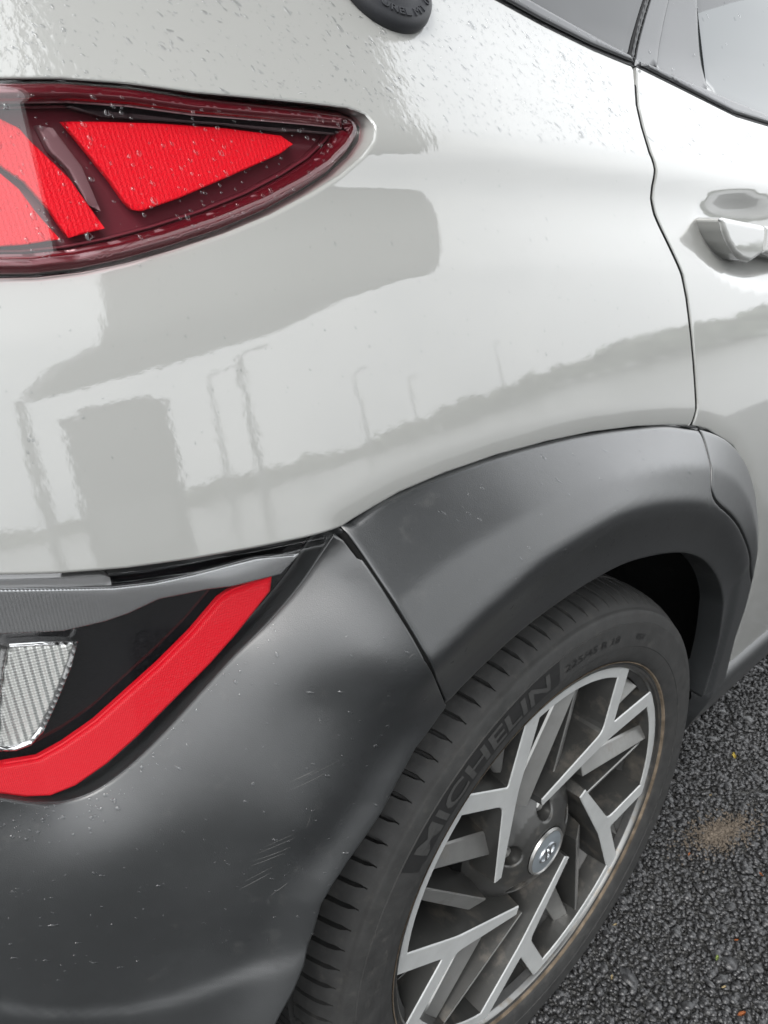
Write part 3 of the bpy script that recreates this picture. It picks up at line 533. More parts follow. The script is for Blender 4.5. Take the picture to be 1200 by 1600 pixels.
panel('door_cladding', dc_poly, clad_y, 'cladding', door, step=.006, r=.0016, flange=.02, exact=False)

seal_fill('door_gap_fill', [tuple(p) for p in cg[1:-1]], clad_y, .0036, .0026, door)
seal_fill('bumper_gap_fill', [tuple(p) for p in bg2[1:-1]], clad_y, .0042, .0028, car)  # added to blacken the gap between bumper and cladding

# ---------------------------------------------------------------- bumper corner
spl = spline_surface(CV['bumper_ctrl'])
le = catmull(CV['lens_edge'] + [(-.535, .752), (-.56, .775), (-.575, .80)], 5); cr2 = catmull(xz_(CV['crest']) + [(-.545, .715), (-.585, .745)], 6)
ledge_poly = np.vstack([le, cr2[::-1]])
ba = np.array(xz_(CV['bumper_arch'])); rg = np.array([(-.62, .64), (-.57, .61)] + CV['ridge'])
rgx, rgz = rg[:, 0], rg[:, 1]
_g3 = catmull(CV['bumper_gap'], 8); GP = _g3[:, [0, 2]]; GD = _g3[:, 1] - spl(GP[:, 0], GP[:, 1])
def bumper_y(X, Z):
    X = np.asarray(X, float); Z = np.asarray(Z, float); Q = np.stack([X.ravel(), Z.ravel()], -1)
    rear = np.maximum(0, -(Q[:, 0] + .53))
    y = spl(np.maximum(Q[:, 0], -.53), np.maximum(Q[:, 1], .45)) + rear * .30 + 3.2 * rear ** 2
    y += .10 * np.maximum(0, .45 - Q[:, 1]) + .0
    dg2 = ((Q[:, None] - GP[None]) ** 2).sum(-1); mn = dg2.min(1); wt = np.exp(-(dg2 - mn[:, None]) / .014 ** 2); y += (wt @ GD) / wt.sum(1) * np.exp(-mn / .038 ** 2)
    dl = seg_dist(Q, le, False)
    lens = lens_y(Q[:, 0], Q[:, 1]) + .003; W = np.interp(Q[:, 0], [-.50, -.42, -.34, -.28, -.25], [.034, .028, .015, .008, .004])
    y = lens + (y - lens) * (1 - np.exp(-1.7 * dl / W)) * np.where(dl < .2, 1, 1)
    da = seg_dist(Q, ba, False); y += .010 * (np.exp(-(da / .045) ** 2) - np.exp(-(da / .018) ** 2)) * (1 - np.exp(-mn / .05 ** 2))
    s = Q[:, 1] - np.interp(Q[:, 0], rgx, rgz); y -= .005 / (1 + np.exp(np.clip(s / .0030, -40, 40))) * np.clip((-.335 - Q[:, 0]) / .03, 0, 1)
    return y.reshape(X.shape)
b_poly = [tuple(p + [-.0010, 0]) for p in bg2] + [tuple(p) for p in ba[1:]] + [(-.44, .37), (-.52, .34), (-.72, .36), (-.735, .60), (-.725, .90), (-.60, .893), (-.59, .83)] + [tuple(p) for p in le[::-1]]
bumper = panel('bumper', b_poly, bumper_y, 'cladding', car, step=.005, r=.0016, flange=.03, exact=True)

# ---------------------------------------------------------------- lamps
def inset(P, d):
    P = ccw(P); t = np.roll(P, -1, 0) - np.roll(P, 1, 0); n = np.stack([-t[:, 1], t[:, 0]], -1); n /= np.linalg.norm(n, axis=1)[:, None]
    return P + n * d
tail = panel('tail_lamp', inset(tail_poly, .0014), lambda X, Z: lamp_y(X, Z) + .020, 'lamp_black', car, step=.01, r=.001, flange=0, exact=False)
panel('lens', inset(tail_poly, .0006), lambda X, Z: lamp_y(X, Z) - .006, 'lamp_lens', tail, step=.005, r=.011, flange=.022)
panel('rim', inset(tail_poly, .0018), lambda X, Z: lamp_y(X, Z) - .002, 'red_dark', tail, step=.005, r=.010, flange=.012, holes=[inset(resample(tail_poly, .004), .0110)])
panel('inner_rim', inset(resample(tail_poly, .004), .0113), lambda X, Z: lamp_y(X, Z) + .012, 'lamp_black', tail, step=.005, r=.002, flange=.008, holes=[inset(resample(tail_poly, .004), .0128)])
for k in 'abc':
    panel('reflector', CV['tl_red_' + k], lambda X, Z: lamp_y(X, Z) + .010, 'red_prism', tail, step=.005, r=.0012, flange=.004)
panel('dark_strip', CV['tl_black'], lambda X, Z: lamp_y(X, Z) + .0105, 'gloss_black', tail, step=.005, r=.001, flange=.008)
panel('divider', CV['tl_grey'], lambda X, Z: lamp_y(X, Z) + .0115, 'lamp_grey', tail, step=.005, r=.001, flange=.006)
lens_poly = CV['lens_top'] + [tuple(p) for p in le] + [(-.578, .86), (-.56, .882)]
low = panel('lower_lamp', inset(lens_poly, .001), lambda X, Z: lens_y(X, Z) + .020, 'gloss_black', car, step=.01, r=.001, flange=0, exact=False)
panel('lens', inset(lens_poly, .002), lambda X, Z: lens_y(X, Z) - .001, 'clear_lens', low, step=.006, r=.005, flange=.022)
LI = lambda X, Z: lens_y(X, Z) + .008
panel('reflector', CV['low_red'] , LI, 'red_strip', low, step=.004, r=.0035, flange=.003)
panel('light_strip', CV['low_clear'], LI, 'ribbed_silver', low, step=.005, r=.0015, flange=.003)
panel('sky_reflection_patch', CV['low_sky_grey'], lambda X, Z: lens_y(X, Z) + .009, 'neutral_grey', low, step=.006, r=.001, flange=.01)  # painted sky reflection: a grey patch under the left of the lens
panel('bezel', CV['low_bezel'], lambda X, Z: lens_y(X, Z) + .010, 'chrome', low, step=.005, r=.003, flange=.01, holes=[CV['low_white']])
panel('reversing_light', CV['low_white'], lambda X, Z: lens_y(X, Z) + .0115, 'white_optic', low, step=.004, r=.0015, flange=.006)
panel('reversing_light', CV['low_white_2'], lambda X, Z: lens_y(X, Z) + .0115, 'white_optic', low, step=.006, r=.0015, flange=.006)

# ---------------------------------------------------------------- sill and wheel well
V = []; F = []
prof = [(.03, .404), (.004, .402), (-.010, .394), (-.0165, .384), (-.018, .372), (-.012, .350), (.006, .298), (.05, .285)]
SX = [.335, .345, .36, .42, .6, 1.0, 1.5, 2.0]
for i, x in enumerate(SX):
    for (y, z) in prof: V.append((x, y + (.02 if i == 0 else 0), z - .014 * (x - .36) + (0.0 if i else -.004)))
n = len(prof)
for i in range(len(SX) - 1):
    for j in range(n - 1): a = i * n + j; F.append((a, a + n, a + n + 1, a + 1))
new('sill_cladding', V, F, 'cladding', car, True)
V = []; F = []
lp = [(.400, .005), (.432, .03), (.436, .12), (.436, .30), (.30, .31), (.05, .31)]
N_ = 48
for i in range(N_ + 1):
    a = R(-6 + 206 * i / N_)
    for (r, y) in lp: V.append((r * math.cos(a), y, .33 + r * math.sin(a)))
n = len(lp)
for i in range(N_):
    for j in range(n - 1): a = i * n + j; F.append((a, a + 1, a + n + 1, a + n))
new('wheel_well_liner', V, F, 'liner', car, True)

# ---------------------------------------------------------------- wheel
wheel = empty('wheel'); wheel.parent = car; wheel.location = (0, 0, .33)
def polar(r, deg, y): return (r * math.cos(R(deg)), y, r * math.sin(R(deg)))
# tyre: profile (radius, Y), slot flag weight
NP = 96; CP = 8
tp = [(.229, .010, 0), (.2405, .001, 0), (.2445, -.003, 0), (.2475, -.0035, 0), (.250, -.0065, 0), (.256, -.0095, 0), (.266, -.0118, 0), (.2705, -.0122, 0), (.271, -.0128, 0), (.285, -.0132, 0), (.2995, -.0120, 0), (.300, -.0108, 0), (.3075, -.0088, 0), (.3110, -.0072, 0), (.3125, -.0058, 0), (.3130, -.0035, 0), (.3145, -.0015, 0),
      (.3165, .001, .0), (.3185, .004, .55), (.3215, .009, 1), (.3245, .0155, 1), (.3268, .023, 1), (.3285, .031, 1), (.3295, .040, 1), (.3300, .044, .8), (.3245, .0455, 0), (.3240, .0525, 0), (.3300, .054, 0), (.3312, .075, 1), (.3316, .094, 1), (.325, .0955, 0), (.325, .1035, 0), (.3316, .105, 0), (.331, .145, 1), (.330, .150, 0), (.324, .152, 0), (.324, .159, 0), (.3298, .160, 0), (.326, .190, .5), (.313, .205, 0), (.27, .212, 0), (.235, .205, 0)]
offs = [0, .66, .86, 1.32, 1.52, 2.1, 2.6, 3.2]       # degrees inside one pitch; the slot lies between .75 and 1.45
V = []; F = []
def shear(y): return 0 if y < .004 else 38 * (y - .004) + 260 * max(0, y - .02) ** 2
for i in range(NP):
    for c_, o in enumerate(offs):
        for (r, y, wgt) in tp:
            dep = (.0055 if c_ in (2, 3) else 0) * wgt
            wid = 1 if wgt >= 1 else .3
            oo = 1.1 + (o - 1.1) * (wid if 1 <= c_ <= 4 else 1)
            V.append(polar(r - dep, 360 * i / NP + oo * 3.75 / 3.75 + shear(y), y + dep * .25))
n = len(tp); mcol = NP * CP
for i in range(mcol):
    for j in range(n - 1): a = i * n + j; b = ((i + 1) % mcol) * n + j; F.append((a, a + 1, b + 1, b))
tyre = new('tyre', V, F, 'rubber', wheel, True); tyre.data.set_sharp_from_angle(angle=R(38))
def text_mesh(s, size, extrude=.0, spacing=1.0, shear_=0, offset=0):
    cu = bpy.data.curves.new('lettering', 'FONT'); cu.body = s; cu.size = size; cu.extrude = extrude; cu.space_character = spacing; cu.shear = shear_; cu.resolution_u = 3; cu.offset = offset
    ob = bpy.data.objects.new('lettering_source', cu); col.objects.link(ob)
    dgp = bpy.context.evaluated_depsgraph_get(); me = ob.evaluated_get(dgp).to_mesh()
    V = np.array([v.co[:] for v in me.vertices]); F = [tuple(p.vertices) for p in me.polygons]
    ob.evaluated_get(dgp).to_mesh_clear(); bpy.data.objects.remove(ob); bpy.data.curves.remove(cu)
    return V, F
def split_long(V, F, L):
    bm = bmesh.new(); vs = [bm.verts.new(v) for v in V]
    for f in F:
        try: bm.faces.new([vs[i] for i in f])
        except ValueError: pass
    bmesh.ops.triangulate(bm, faces=bm.faces[:])
    for _ in range(4):
        e = [e for e in bm.edges if e.calc_length() > L]
        if not e: break
        bmesh.ops.subdivide_edges(bm, edges=e, cuts=1); bmesh.ops.triangulate(bm, faces=[f for f in bm.faces if len(f.verts) > 3])
    bm.verts.index_update(); V = np.array([v.co[:] for v in bm.verts]); F = [tuple(v.index for v in f.verts) for f in bm.faces]; bm.free(); return V, F
tpr = np.array([p[0] for p in tp[:17]]); tpy = np.array([p[1] for p in tp[:17]])
def sidewall_text(name, s, a0, a1, r0, h, material, lift=.0007, bold=0):
    V, F = text_mesh(s, 1, 0, 1.0, 0, bold); V, F = split_long(V, F, .12)
    w0, w1 = V[:, 0].min(), V[:, 0].max(); h0, h1 = V[:, 1].min(), V[:, 1].max()
    out = []
    for x, y, z in V:
        r = r0 + h * (y - h0) / (h1 - h0); out.append(polar(r, a0 + (a1 - a0) * (x - w0) / (w1 - w0), np.interp(r, tpr, tpy) - lift))
    return new(name, out, F, material, tyre)
# dark band behind the maker's lettering, then the letters
V = []; F = []
for i in range(61):
    a = 143 - 47.5 * i / 60
    for r in np.linspace(.2712 if i > 2 else .274, .2993, 6): V.append(polar(r, a, np.interp(r, tpr, tpy) - .0004))
for i in range(60):
    for j in range(5): a = i * 6 + j; F.append((a, a + 6, a + 7, a + 1))
new('lettering_band', V, F, 'rubber_text', tyre)
sidewall_text('lettering', 'MICHELIN', 139.5, 98.6, .2745, .0215, 'rubber_text_raised', .0009, .02)
sidewall_text('lettering', '225/45 R 18', 93.6, 73.5, .2795, .0085, 'rubber_text', .0009)
sidewall_text('lettering', '95V', 66, 61.5, .2795, .0075, 'rubber_text', .0009)
# rim barrel and lip
def lathe(name, prof, material, parent, seg=120, sharp=40):
    V = [polar(r, 360 * i / seg, y) for i in range(seg) for (r, y) in prof]; n = len(prof)
    F = [(i * n + j, i * n + j + 1, ((i + 1) % seg) * n + j + 1, ((i + 1) % seg) * n + j) for i in range(seg) for j in range(n - 1)]
    o = new(name, V, F, material, parent, True); o.data.set_sharp_from_angle(angle=R(sharp)); return o
rim = lathe('rim', [(.2455, .006), (.2455, .000), (.2435, -.0025), (.2405, -.0028), (.2385, -.001), (.2372, .003)], 'alloy_lip', wheel)
lathe('barrel', [(.2372, .003), (.2345, .010), (.231, .020), (.222, .040), (.214, .055), (.208, .075), (.205, .20)], 'barrel_dark', rim)
lathe('bead_dirt', [(.2458, .001), (.2490, -.0068), (.2475, -.0062), (.2458, -.0018)], 'rust_dirt', tyre)
lathe('brake_disc', [(.142, .105), (.142, .095), (.141, .094), (.085, .094), (.083, .075), (.02, .075)], 'brake_iron', wheel, 64)
def rot(p, deg):
    c, s = math.cos(R(deg)), math.sin(R(deg)); return (p[0] * c - p[1] * s, p[0] * s + p[1] * c)
def prism(name, poly, y0, y1, grow, mtop, mside, parent, chamfer=.0012):
    """outline (x, z) raised from depth y1 to the face y0; the base is grown outward by grow"""
    P = ccw(poly); t = np.roll(P, -1, 0) - np.roll(P, 1, 0); nrm = np.stack([t[:, 1], -t[:, 0]], -1); nrm /= np.linalg.norm(nrm, axis=1)[:, None]
    Pt = P - nrm * chamfer; B = P + nrm * grow; n = len(P)
    yy = (lambda q: y0(q)) if callable(y0) else (lambda q: y0)
    V = [(q[0], yy(q), q[1]) for q in Pt] + [(q[0], yy(q) + chamfer, q[1]) for q in P] + [(q[0], y1, q[1]) for q in B]
    F = [tuple(range(n))]
    for i in range(n):
        j = (i + 1) % n; F += [(i, i + n, j + n, j), (i + n, i + 2 * n, j + 2 * n, j + n)]
    bm = bmesh.new(); vs = [bm.verts.new(v) for v in V]
    for tri in geometry.tessellate_polygon([[Vector((q[0], q[1], 0)) for q in Pt]]): bm.faces.new([vs[i] for i in tri])
    fs = [bm.faces.new([vs[i] for i in f]) for f in F[1:]]
    for k, f in enumerate(fs): f.material_index = k % 2
    bmesh.ops.recalc_face_normals(bm, faces=bm.faces[:])
    o = from_bm(name, bm, mtop, parent); o.data.materials.append(MATS[mside]); return o
def round_poly(P, rad, seg=4):
    P = np.array(P, float); out = []; n = len(P)
    for i in range(n):
        a, b, c = P[i - 1], P[i], P[(i + 1) % n]; ra = rad[i] if isinstance(rad, list) else rad
        d1 = min(ra, np.linalg.norm(a - b) * .45); d2 = min(ra, np.linalg.norm(c - b) * .45)
        p0 = b + (a - b) / np.linalg.norm(a - b) * d1; p1 = b + (c - b) / np.linalg.norm(c - b) * d2
        for t in np.linspace(0, 1, seg): out.append((1 - t) ** 2 * p0 + 2 * t * (1 - t) * b + t * t * p1)
    return np.array(out)
def PR(r, d): return np.array([r * math.cos(R(d)), r * math.sin(R(d))])
J = PR(.154, 3.0); I_ = PR(.083, 55); LA = PR(.2395, 15.5); RA = PR(.2395, -14)
def un(v): return v / np.linalg.norm(v)
def pn(v): return np.array([-v[1], v[0]])
dS, dL, dR = un(I_ - J), un(LA - J), un(RA - J)
def isec(p, d, q, e):
    A = np.array([d, -e]).T; t = np.linalg.solve(A, q - p); return p + d * t[0]
hs_, hl, hr = .0122, .0116, .0120
sl_o = J - pn(dS) * hs_                                 # outer side of the stem
sl_i = J + pn(dS) * hs_
JL = isec(sl_o, dS, J + pn(dL) * hl, dL); VN = isec(J - pn(dL) * hl, dL, J + pn(dR) * hr, dR); JR = isec(sl_i, dS, J - pn(dR) * hr, dR)
ypoly = [I_ - pn(dS) * .0062, I_ + pn(dS) * .0062, JR, RA - pn(dR) * hr, RA + pn(dR) * hr, VN, LA - pn(dL) * hl, LA + pn(dL) * hl, JL]
ypoly = round_poly(ypoly, [.001, .001, .012, .003, .002, .003, .002, .003, .010])
fy = lambda q: float(np.interp(np.hypot(q[0], q[1]), [.07, .12, .2, .24], [.0045, .003, .0015, .0005]))
lipseg = [PR(.2415, -13 - 44 * i / 14) for i in range(15)] + [PR(.2245, -57 + 44 * i / 14) for i in range(15)]
lipseg[15] = PR(.227, -57); 
for k in range(5):
    A = 114 - 72 * k
    prism('spoke', [rot(p, A) for p in ypoly], fy, .055, .005, 'alloy_face', 'alloy_grey', rim)
    prism('lip_segment', [rot(p, A) for p in lipseg], .0008, .03, .001, 'alloy_face', 'alloy_grey', rim)
    # sunk V between the Y spokes: two painted bars that meet at the barrel
    g = A - 36
    def bar(pin, pout, w0, w1, ya, yb, tilt, m='alloy_bar'):
        pin, pout = np.array(pin), np.array(pout); d = un(pout - pin); n_ = pn(d); L = np.linalg.norm(pout - pin)
        q = [pin - n_ * w0, pout - n_ * w1, pout + n_ * w1, pin + n_ * w0]
        def top(p):
            p = np.array(rot(p, -g)); s = np.dot(p - pin, d) / L; return ya + (yb - ya) * s + tilt * np.dot(p - pin, n_) / w0
        prism('bar', [rot(p, g) for p in q], top, .062, .007, m, 'alloy_grey', rim, .0016)
    bar(PR(.106, 36), PR(.229, 3.5), .0115, .0090, .013, .010, .006)
    bar(PR(.100, -8), PR(.224, -3.5), .0125, .0100, .019, .016, -.005)
    bar(PR(.182, 37), PR(.230, 34.5), .003, .012, .016, .020, .003)
HR = [.031, .036, .048, .062, .078, .100, .125]; HY = [.001, .0015, .006, .013, .026, .046, .070]
circ = lambda cx, cz, r, n_: [(cx + r * math.cos(2 * math.pi * i / n_), cz + r * math.sin(2 * math.pi * i / n_)) for i in range(n_)]
lug = [PR(.0555, 84 - 72 * k) for k in range(5)]
panel('hub', circ(0, 0, .120, 72), lambda X, Z: np.interp(np.hypot(X, Z), HR, HY), 'alloy_grey', rim, step=.004, r=.0025, flange=.03, holes=[circ(0, 0, .0312, 40)] + [circ(p[0], p[1], .0128, 20) for p in lug])
for cx, cz in lug:
    bm = bmesh.new(); tube(bm, [(cx, .040, cz), (cx, .022, cz), (cx, .017, cz)], [.0098, .0098, .006], 6); from_bm('lug_nut', bm, 'alloy_bar', wheel, False)
lathe('hub_back', [(.0, .045), (.115, .045), (.13, .07)], 'gap_black', rim, 48)
cap = lathe('centre_cap', [(0, -.0025), (.022, -.0022), (.0275, -.0012)], 'cap_blue', wheel, 64)
lathe('cap_ring', [(.0275, -.0012), (.0285, -.0024), (.0300, -.0022), (.0312, .0008)], 'alloy_bar', cap, 64)
# raised emblem: slanted H inside an oval ring
bm = bmesh.new(); EA = 12; rings = []
for i in range(48):
    t = 2 * math.pi * i / 48; x, z = .0155 * math.cos(t), .0105 * math.sin(t); s = .0016
    rings.append([bm.verts.new((*rot((x * k_, z * k_), EA), 0)) for k_ in (1.0, .87)])
for v in bm.verts: v.co = (v.co.x, -.0036, v.co.y)
out = [bm.verts.new((v.co.x, -.0018, v.co.z)) for r_ in rings for v in r_]
for i in range(48):
    j = (i + 1) % 48; bm.faces.new((rings[i][0], rings[j][0], rings[j][1], rings[i][1])); bm.faces.new((rings[i][0], out[2 * i], out[2 * j], rings[j][0])); bm.faces.new((rings[i][1], rings[j][1], out[2 * j + 1], out[2 * i + 1]))
def slab(poly):
    a = [bm.verts.new((*rot(p, EA), 0)) for p in poly]; 
    for v in a: v.co = (v.co.x, -.0038, v.co.y)
    b = [bm.verts.new((v.co.x, -.0018, v.co.z)) for v in a]; bm.faces.new(a)
    for i in range(len(a)): j = (i + 1) % len(a); bm.faces.new((a[i], b[i], b[j], a[j]))
m_ = .001
slab([(-7 * m_, -8.2 * m_), (-3.4 * m_, -8.9 * m_), (-1.0 * m_, 8.9 * m_), (-4.6 * m_, 8.9 * m_)])
slab([(1.0 * m_, -8.9 * m_), (4.6 * m_, -8.9 * m_), (7 * m_, 8.2 * m_), (3.4 * m_, 8.9 * m_)])
slab([(-2.6 * m_, -2.4 * m_), (2.2 * m_, .2 * m_), (2.8 * m_, 3.2 * m_), (-2.0 * m_, 1.0 * m_)])
bmesh.ops.recalc_face_normals(bm, faces=bm.faces[:]); from_bm('emblem', bm, 'emblem', cap)

# ---------------------------------------------------------------- magnetic disc on the shoulder
cp = CV['cap'][0]; h_ = 1e-3
hx = float(body_y(cp[0] + h_, cp[2]) - body_y(cp[0] - h_, cp[2])) / (2 * h_); hz = float(body_y(cp[0], cp[2] + h_) - body_y(cp[0], cp[2] - h_)) / (2 * h_)
cn = Vector((hx, -1, hz)).normalized(); cx_ = Vector((1, 0, 0)); cx_ = (cx_ - cn * cx_.dot(cn)).normalized(); cy_ = cn.cross(cx_)
CM = Matrix((cx_, cy_, cn)).transposed().to_4x4(); CM.translation = Vector(cp) - cn * .001
disc = empty('rubber_disc'); disc.matrix_world = CM
tag(disc, 'round black rubber disc with raised lettering on the pale shoulder panel', 'cap')
prof = [(.0375, 0), (.0395, .002), (.040, .005), (.039, .0085), (.0360, .0112), (.0335, .0122), (.0305, .0126), (.0270, .0119), (.0255, .0126), (.012, .0135), (0.0005, .0137)]
V = [(r * math.cos(2 * math.pi * i / 72), r * math.sin(2 * math.pi * i / 72), z) for i in range(72) for r, z in prof]; n = len(prof)
F = [(i * n + j, ((i + 1) % 72) * n + j, ((i + 1) % 72) * n + j + 1, i * n + j + 1) for i in range(72) for j in range(n - 1)]
o = new('disc_body', V, F, 'cap_rubber', disc, True); o.data.set_sharp_from_angle(angle=R(50))
V, F = text_mesh('UREL MT 0', 1, .06, 1.08); V, F = split_long(V, F, .3)
w0, w1 = V[:, 0].min(), V[:, 0].max()
out = []
for x, y, z in V:
    a = R(-128 + 92 * (x - w0) / (w1 - w0)); r = .0345 - .0078 * y; out.append((r * math.cos(a), r * math.sin(a), .0119 + .0012 * (z > 0)))
new('raised_lettering', out, F, 'cap_rubber', disc)

# ---------------------------------------------------------------- rain drops
b = bmesh.new(); DT = []; DF = []
for r, z in ((1, 0), (.93, .2), (.68, .36), (.3, .47)):
    for i in range(9): DT.append((r * math.cos(2 * math.pi * i / 9), r * math.sin(2 * math.pi * i / 9), z))
DT.append((0, 0, .49)); b.free()
for k in range(3):
    for i in range(9): j = (i + 1) % 9; DF.append((k * 9 + i, k * 9 + j, k * 9 + 9 + j, k * 9 + 9 + i))
for i in range(9): DF.append((27 + i, 27 + (i + 1) % 9, 36))
DT = np.array(DT)
def drops(name, label, XZ, yfun, size, stretch, flow, lift=0):
    X, Z = XZ[:, 0], XZ[:, 1]; h = 8e-4
    Y = yfun(X, Z) + lift; hx = (yfun(X + h, Z) - yfun(X - h, Z)) / (2 * h); hz = (yfun(X, Z + h) - yfun(X, Z - h)) / (2 * h)
    V = []; F = []
    for i in range(len(X)):
        nn = Vector((hx[i], -1, hz[i])).normalized(); a = flow + random.gauss(0, .22)
        t = Vector((math.cos(a), 0, math.sin(a))); t = (t - nn * t.dot(nn)).normalized(); u = nn.cross(t)
        s = size * math.exp(random.gauss(0, .42)); L = s * (1 + stretch * random.random()); p = Vector((X[i], Y[i], Z[i])) - nn * s * .05
        wob = [random.uniform(.8, 1.2) for _ in range(9)]; b0 = len(V)
        for k, (x, y, z) in enumerate(DT):
            q = wob[k % 9] if k < 36 else 1
            V.append(p + t * (x * L * q) + u * (y * s * q) + nn * (z * s * .95))
        F += [tuple(b0 + k for k in f) for f in DF]
    return tag(new(name, V, F, 'water', None, True), label, 'water', kind='stuff')
def scatter(n, x0, x1, zf0, zf1, poly=None, not_in=None, clump=0):
    out = []
    while len(out) < n:
        x = random.uniform(x0, x1); lo_, hi_ = zf0(x), zf1(x)
        if hi_ <= lo_: continue
        q = (x, random.uniform(lo_, hi_))
        if not_in is not None and inside(np.array([q]), not_in)[0]: continue
        if poly is not None and not inside(np.array([q]), poly)[0]: continue
        out.append(q)
    return np.array(out)
bz = lambda x: float(np.interp(x, np.concatenate([[-.6, -.3, -.1], bl[:, 0]]), np.concatenate([[1.30, 1.26, 1.222], bl[:, 1]]))) - .006
q_in = ccw(q_poly); d_in = ccw(d_poly); t_in = np.array(tail_poly)
ic = lambda x: float(zc(x)) + .010
drops('rain_drops', 'fine rain droplets streaked over the pale shoulder panel', scatter(3200, -.44, .14, ic, bz, q_in, t_in), skin_y, .00042, 2.4, R(-58))
drops('rain_drops', 'fine rain droplets on the upper part of the rear door', scatter(300, .15, .60, ic, bz, d_in), skin_y, .0007, 1.8, R(-60))
drops('rain_drops', 'sparse tiny droplets on the flank below the crease', scatter(330, -.46, .16, lambda x: float(zs(x)) - .06, lambda x: float(zc(x)) - .012, q_in, t_in), skin_y, .00038, 1.0, R(-80))
drops('rain_drops', 'few larger rain beads resting on the shoulder panel', scatter(16, -.30, .12, lambda x: ic(x) + .01, lambda x: bz(x) - .01, q_in, t_in), skin_y, .0017, .8, R(-70))
drops('rain_drops', 'water beads on the red tail lamp lens', scatter(260, -.43, -.19, lambda x: 1.02, lambda x: 1.105, np.array(inset(t_in, .006))), lambda X, Z: lamp_y(X, Z) - .006, .0007, .7, R(-75))
drops('rain_drops', 'water beads on the bumper ledge under the lower lamp', scatter(150, -.53, -.30, lambda x: .66, lambda x: .80, ledge_poly), bumper_y, .0008, .2, R(-70))
drops('rain_drops', 'scattered rain drops on the dark arch cladding', scatter(240, -.23, .17, lambda x: .74, lambda x: .86, ccw(c_poly)), clad_y, .00055, 2.2, R(-65))
drops('rain_drops', 'scattered rain drops on the dark bumper corner', scatter(220, -.52, -.24, lambda x: .55, lambda x: .80, np.array(b_poly)), bumper_y, .0007, 1.2, R(-40))
drops('rain_drops', 'rain beads on the rear door window and pillar', scatter(26, .24, .62, lambda x: 1.15, lambda x: 1.30), lambda X, Z: body_y(X, Z) + .002, .0013, .4, R(-70))
drops('rain_drops', 'tiny droplets along the belt moulding', scatter(110, .0, .6, lambda x: float(np.interp(x, bl[:, 0], bl[:, 1])) + .006, lambda x: float(np.interp(x, bh[:, 0], bh[:, 1])) - .003), lambda X, Z: body_y(X, Z) - .003, .0007, .5, R(-70))
# scuffs on the bumper corner
V = []; F = []
for a, bb in zip(CV['scratches'][::2], CV['scratches'][1::2]):
    a, bb = np.array(a), np.array(bb); d = (bb - a) / np.linalg.norm(bb - a); n2 = np.array([-d[1], d[0]]); b0 = len(V); wd = random.uniform(.00008, .0002)
    for k in range(9):
        t = k / 8; p = a + (bb - a) * t; w_ = wd * math.sin(math.pi * (t * .9 + .05))
        for s in (-1, 1):
            q = p + n2 * w_ * s; V.append((q[0], float(bumper_y(q[0:1], q[1:2])[0]) - .00025, q[1]))
    for k in range(8): F.append((b0 + 2 * k, b0 + 2 * k + 2, b0 + 2 * k + 3, b0 + 2 * k + 1))
tag(new('scratches', V, F, 'scratch', bumper), kind='stuff')

# ---------------------------------------------------------------- litter and stain on the asphalt
mat('leaf_yellow', (.55, .42, .08), rough=.6); mat('leaf_orange', (.40, .13, .04), rough=.6); mat('leaf_pale', (.45, .36, .20), rough=.7); mat('leaf_green', (.28, .36, .10), rough=.6)
LT = [('yellow', 'small curled yellow leaf lying on the asphalt near the sill', .0085), ('orange', 'tiny orange leaf fragment close to the tyre on the asphalt', .004), ('orange', 'orange leaf crumb at the right edge of the asphalt', .0045), ('green', 'pale green leaf scrap in the lower right of the asphalt', .0055), ('pale', 'pale straw sliver next to the tyre at the bottom of the asphalt', .0045), ('orange', 'tan leaf shred at the bottom right corner of the asphalt', .007), ('pale', 'pale straw bit beside the tyre at hub height', .004), ('pale', 'cream leaf crumb below the green scrap on the asphalt', .004), ('orange', 'rust coloured crumb between the stain and the green scrap', .0035), ('pale', 'light crumb just above the brown stain on the asphalt', .003)]
for (c_, lab, s), (x, y) in zip(LT, CV['litter']):
    bm = bmesh.new(); a = random.uniform(0, 6.28); vs = []
    for k in range(7):
        t = k / 6; wv = s * .42 * math.sin(math.pi * (t * .85 + .08)); zz = .004 + s * .35 * (t - .4) ** 2 * 2
        for e in (-1, 0, 1): vs.append(bm.verts.new((x + math.cos(a) * s * (t - .5) * 2 - math.sin(a) * wv * e, y + math.sin(a) * s * (t - .5) * 2 + math.cos(a) * wv * e, zz + abs(e) * s * .15)))
    for k in range(6):
        for e in (0, 1): bm.faces.new((vs[3 * k + e], vs[3 * k + 3 + e], vs[3 * k + 4 + e], vs[3 * k + 1 + e]))
    bmesh.ops.solidify(bm, geom=bm.faces[:], thickness=.0004)
    tag(from_bm('leaf_fragment', bm, 'leaf_' + c_, None, True), lab, 'leaf', 'leaf scraps on the asphalt')
mat('grit', (.12, .10, .08), rough=.95, spec=.1, vary=(200, .5, 1.5))
n = 2200; ang = rng.uniform(0, 6.28, n); rr = np.abs(rng.normal(0, 1, n)); px_ = .49 + .040 * rr * np.cos(ang) + rng.normal(0, .008, n); py_ = -.030 + .017 * rr * np.sin(ang) - .012 * rr * np.cos(ang) + rng.normal(0, .006, n)
b = bmesh.new(); bmesh.ops.create_icosphere(b, subdivisions=1, radius=1); T = np.array([v.co[:] for v in b.verts]); TF = [tuple(v.index for v in f.verts) for f in b.faces]; b.free()
V = []; F = []
for i in range(n):
    s = random.uniform(.0006, .0022); b0 = len(V); V += [tuple(q) for q in (T * s * rng.uniform(.6, 1.2, (len(T), 3)) + [px_[i], py_[i], random.uniform(-.001, .0022)])]; F += [tuple(b0 + k for k in f) for f in TF]
tag(new('grit_patch', V, F, 'grit'), 'brown patch of fine grit on the black asphalt', 'grit', kind='stuff')

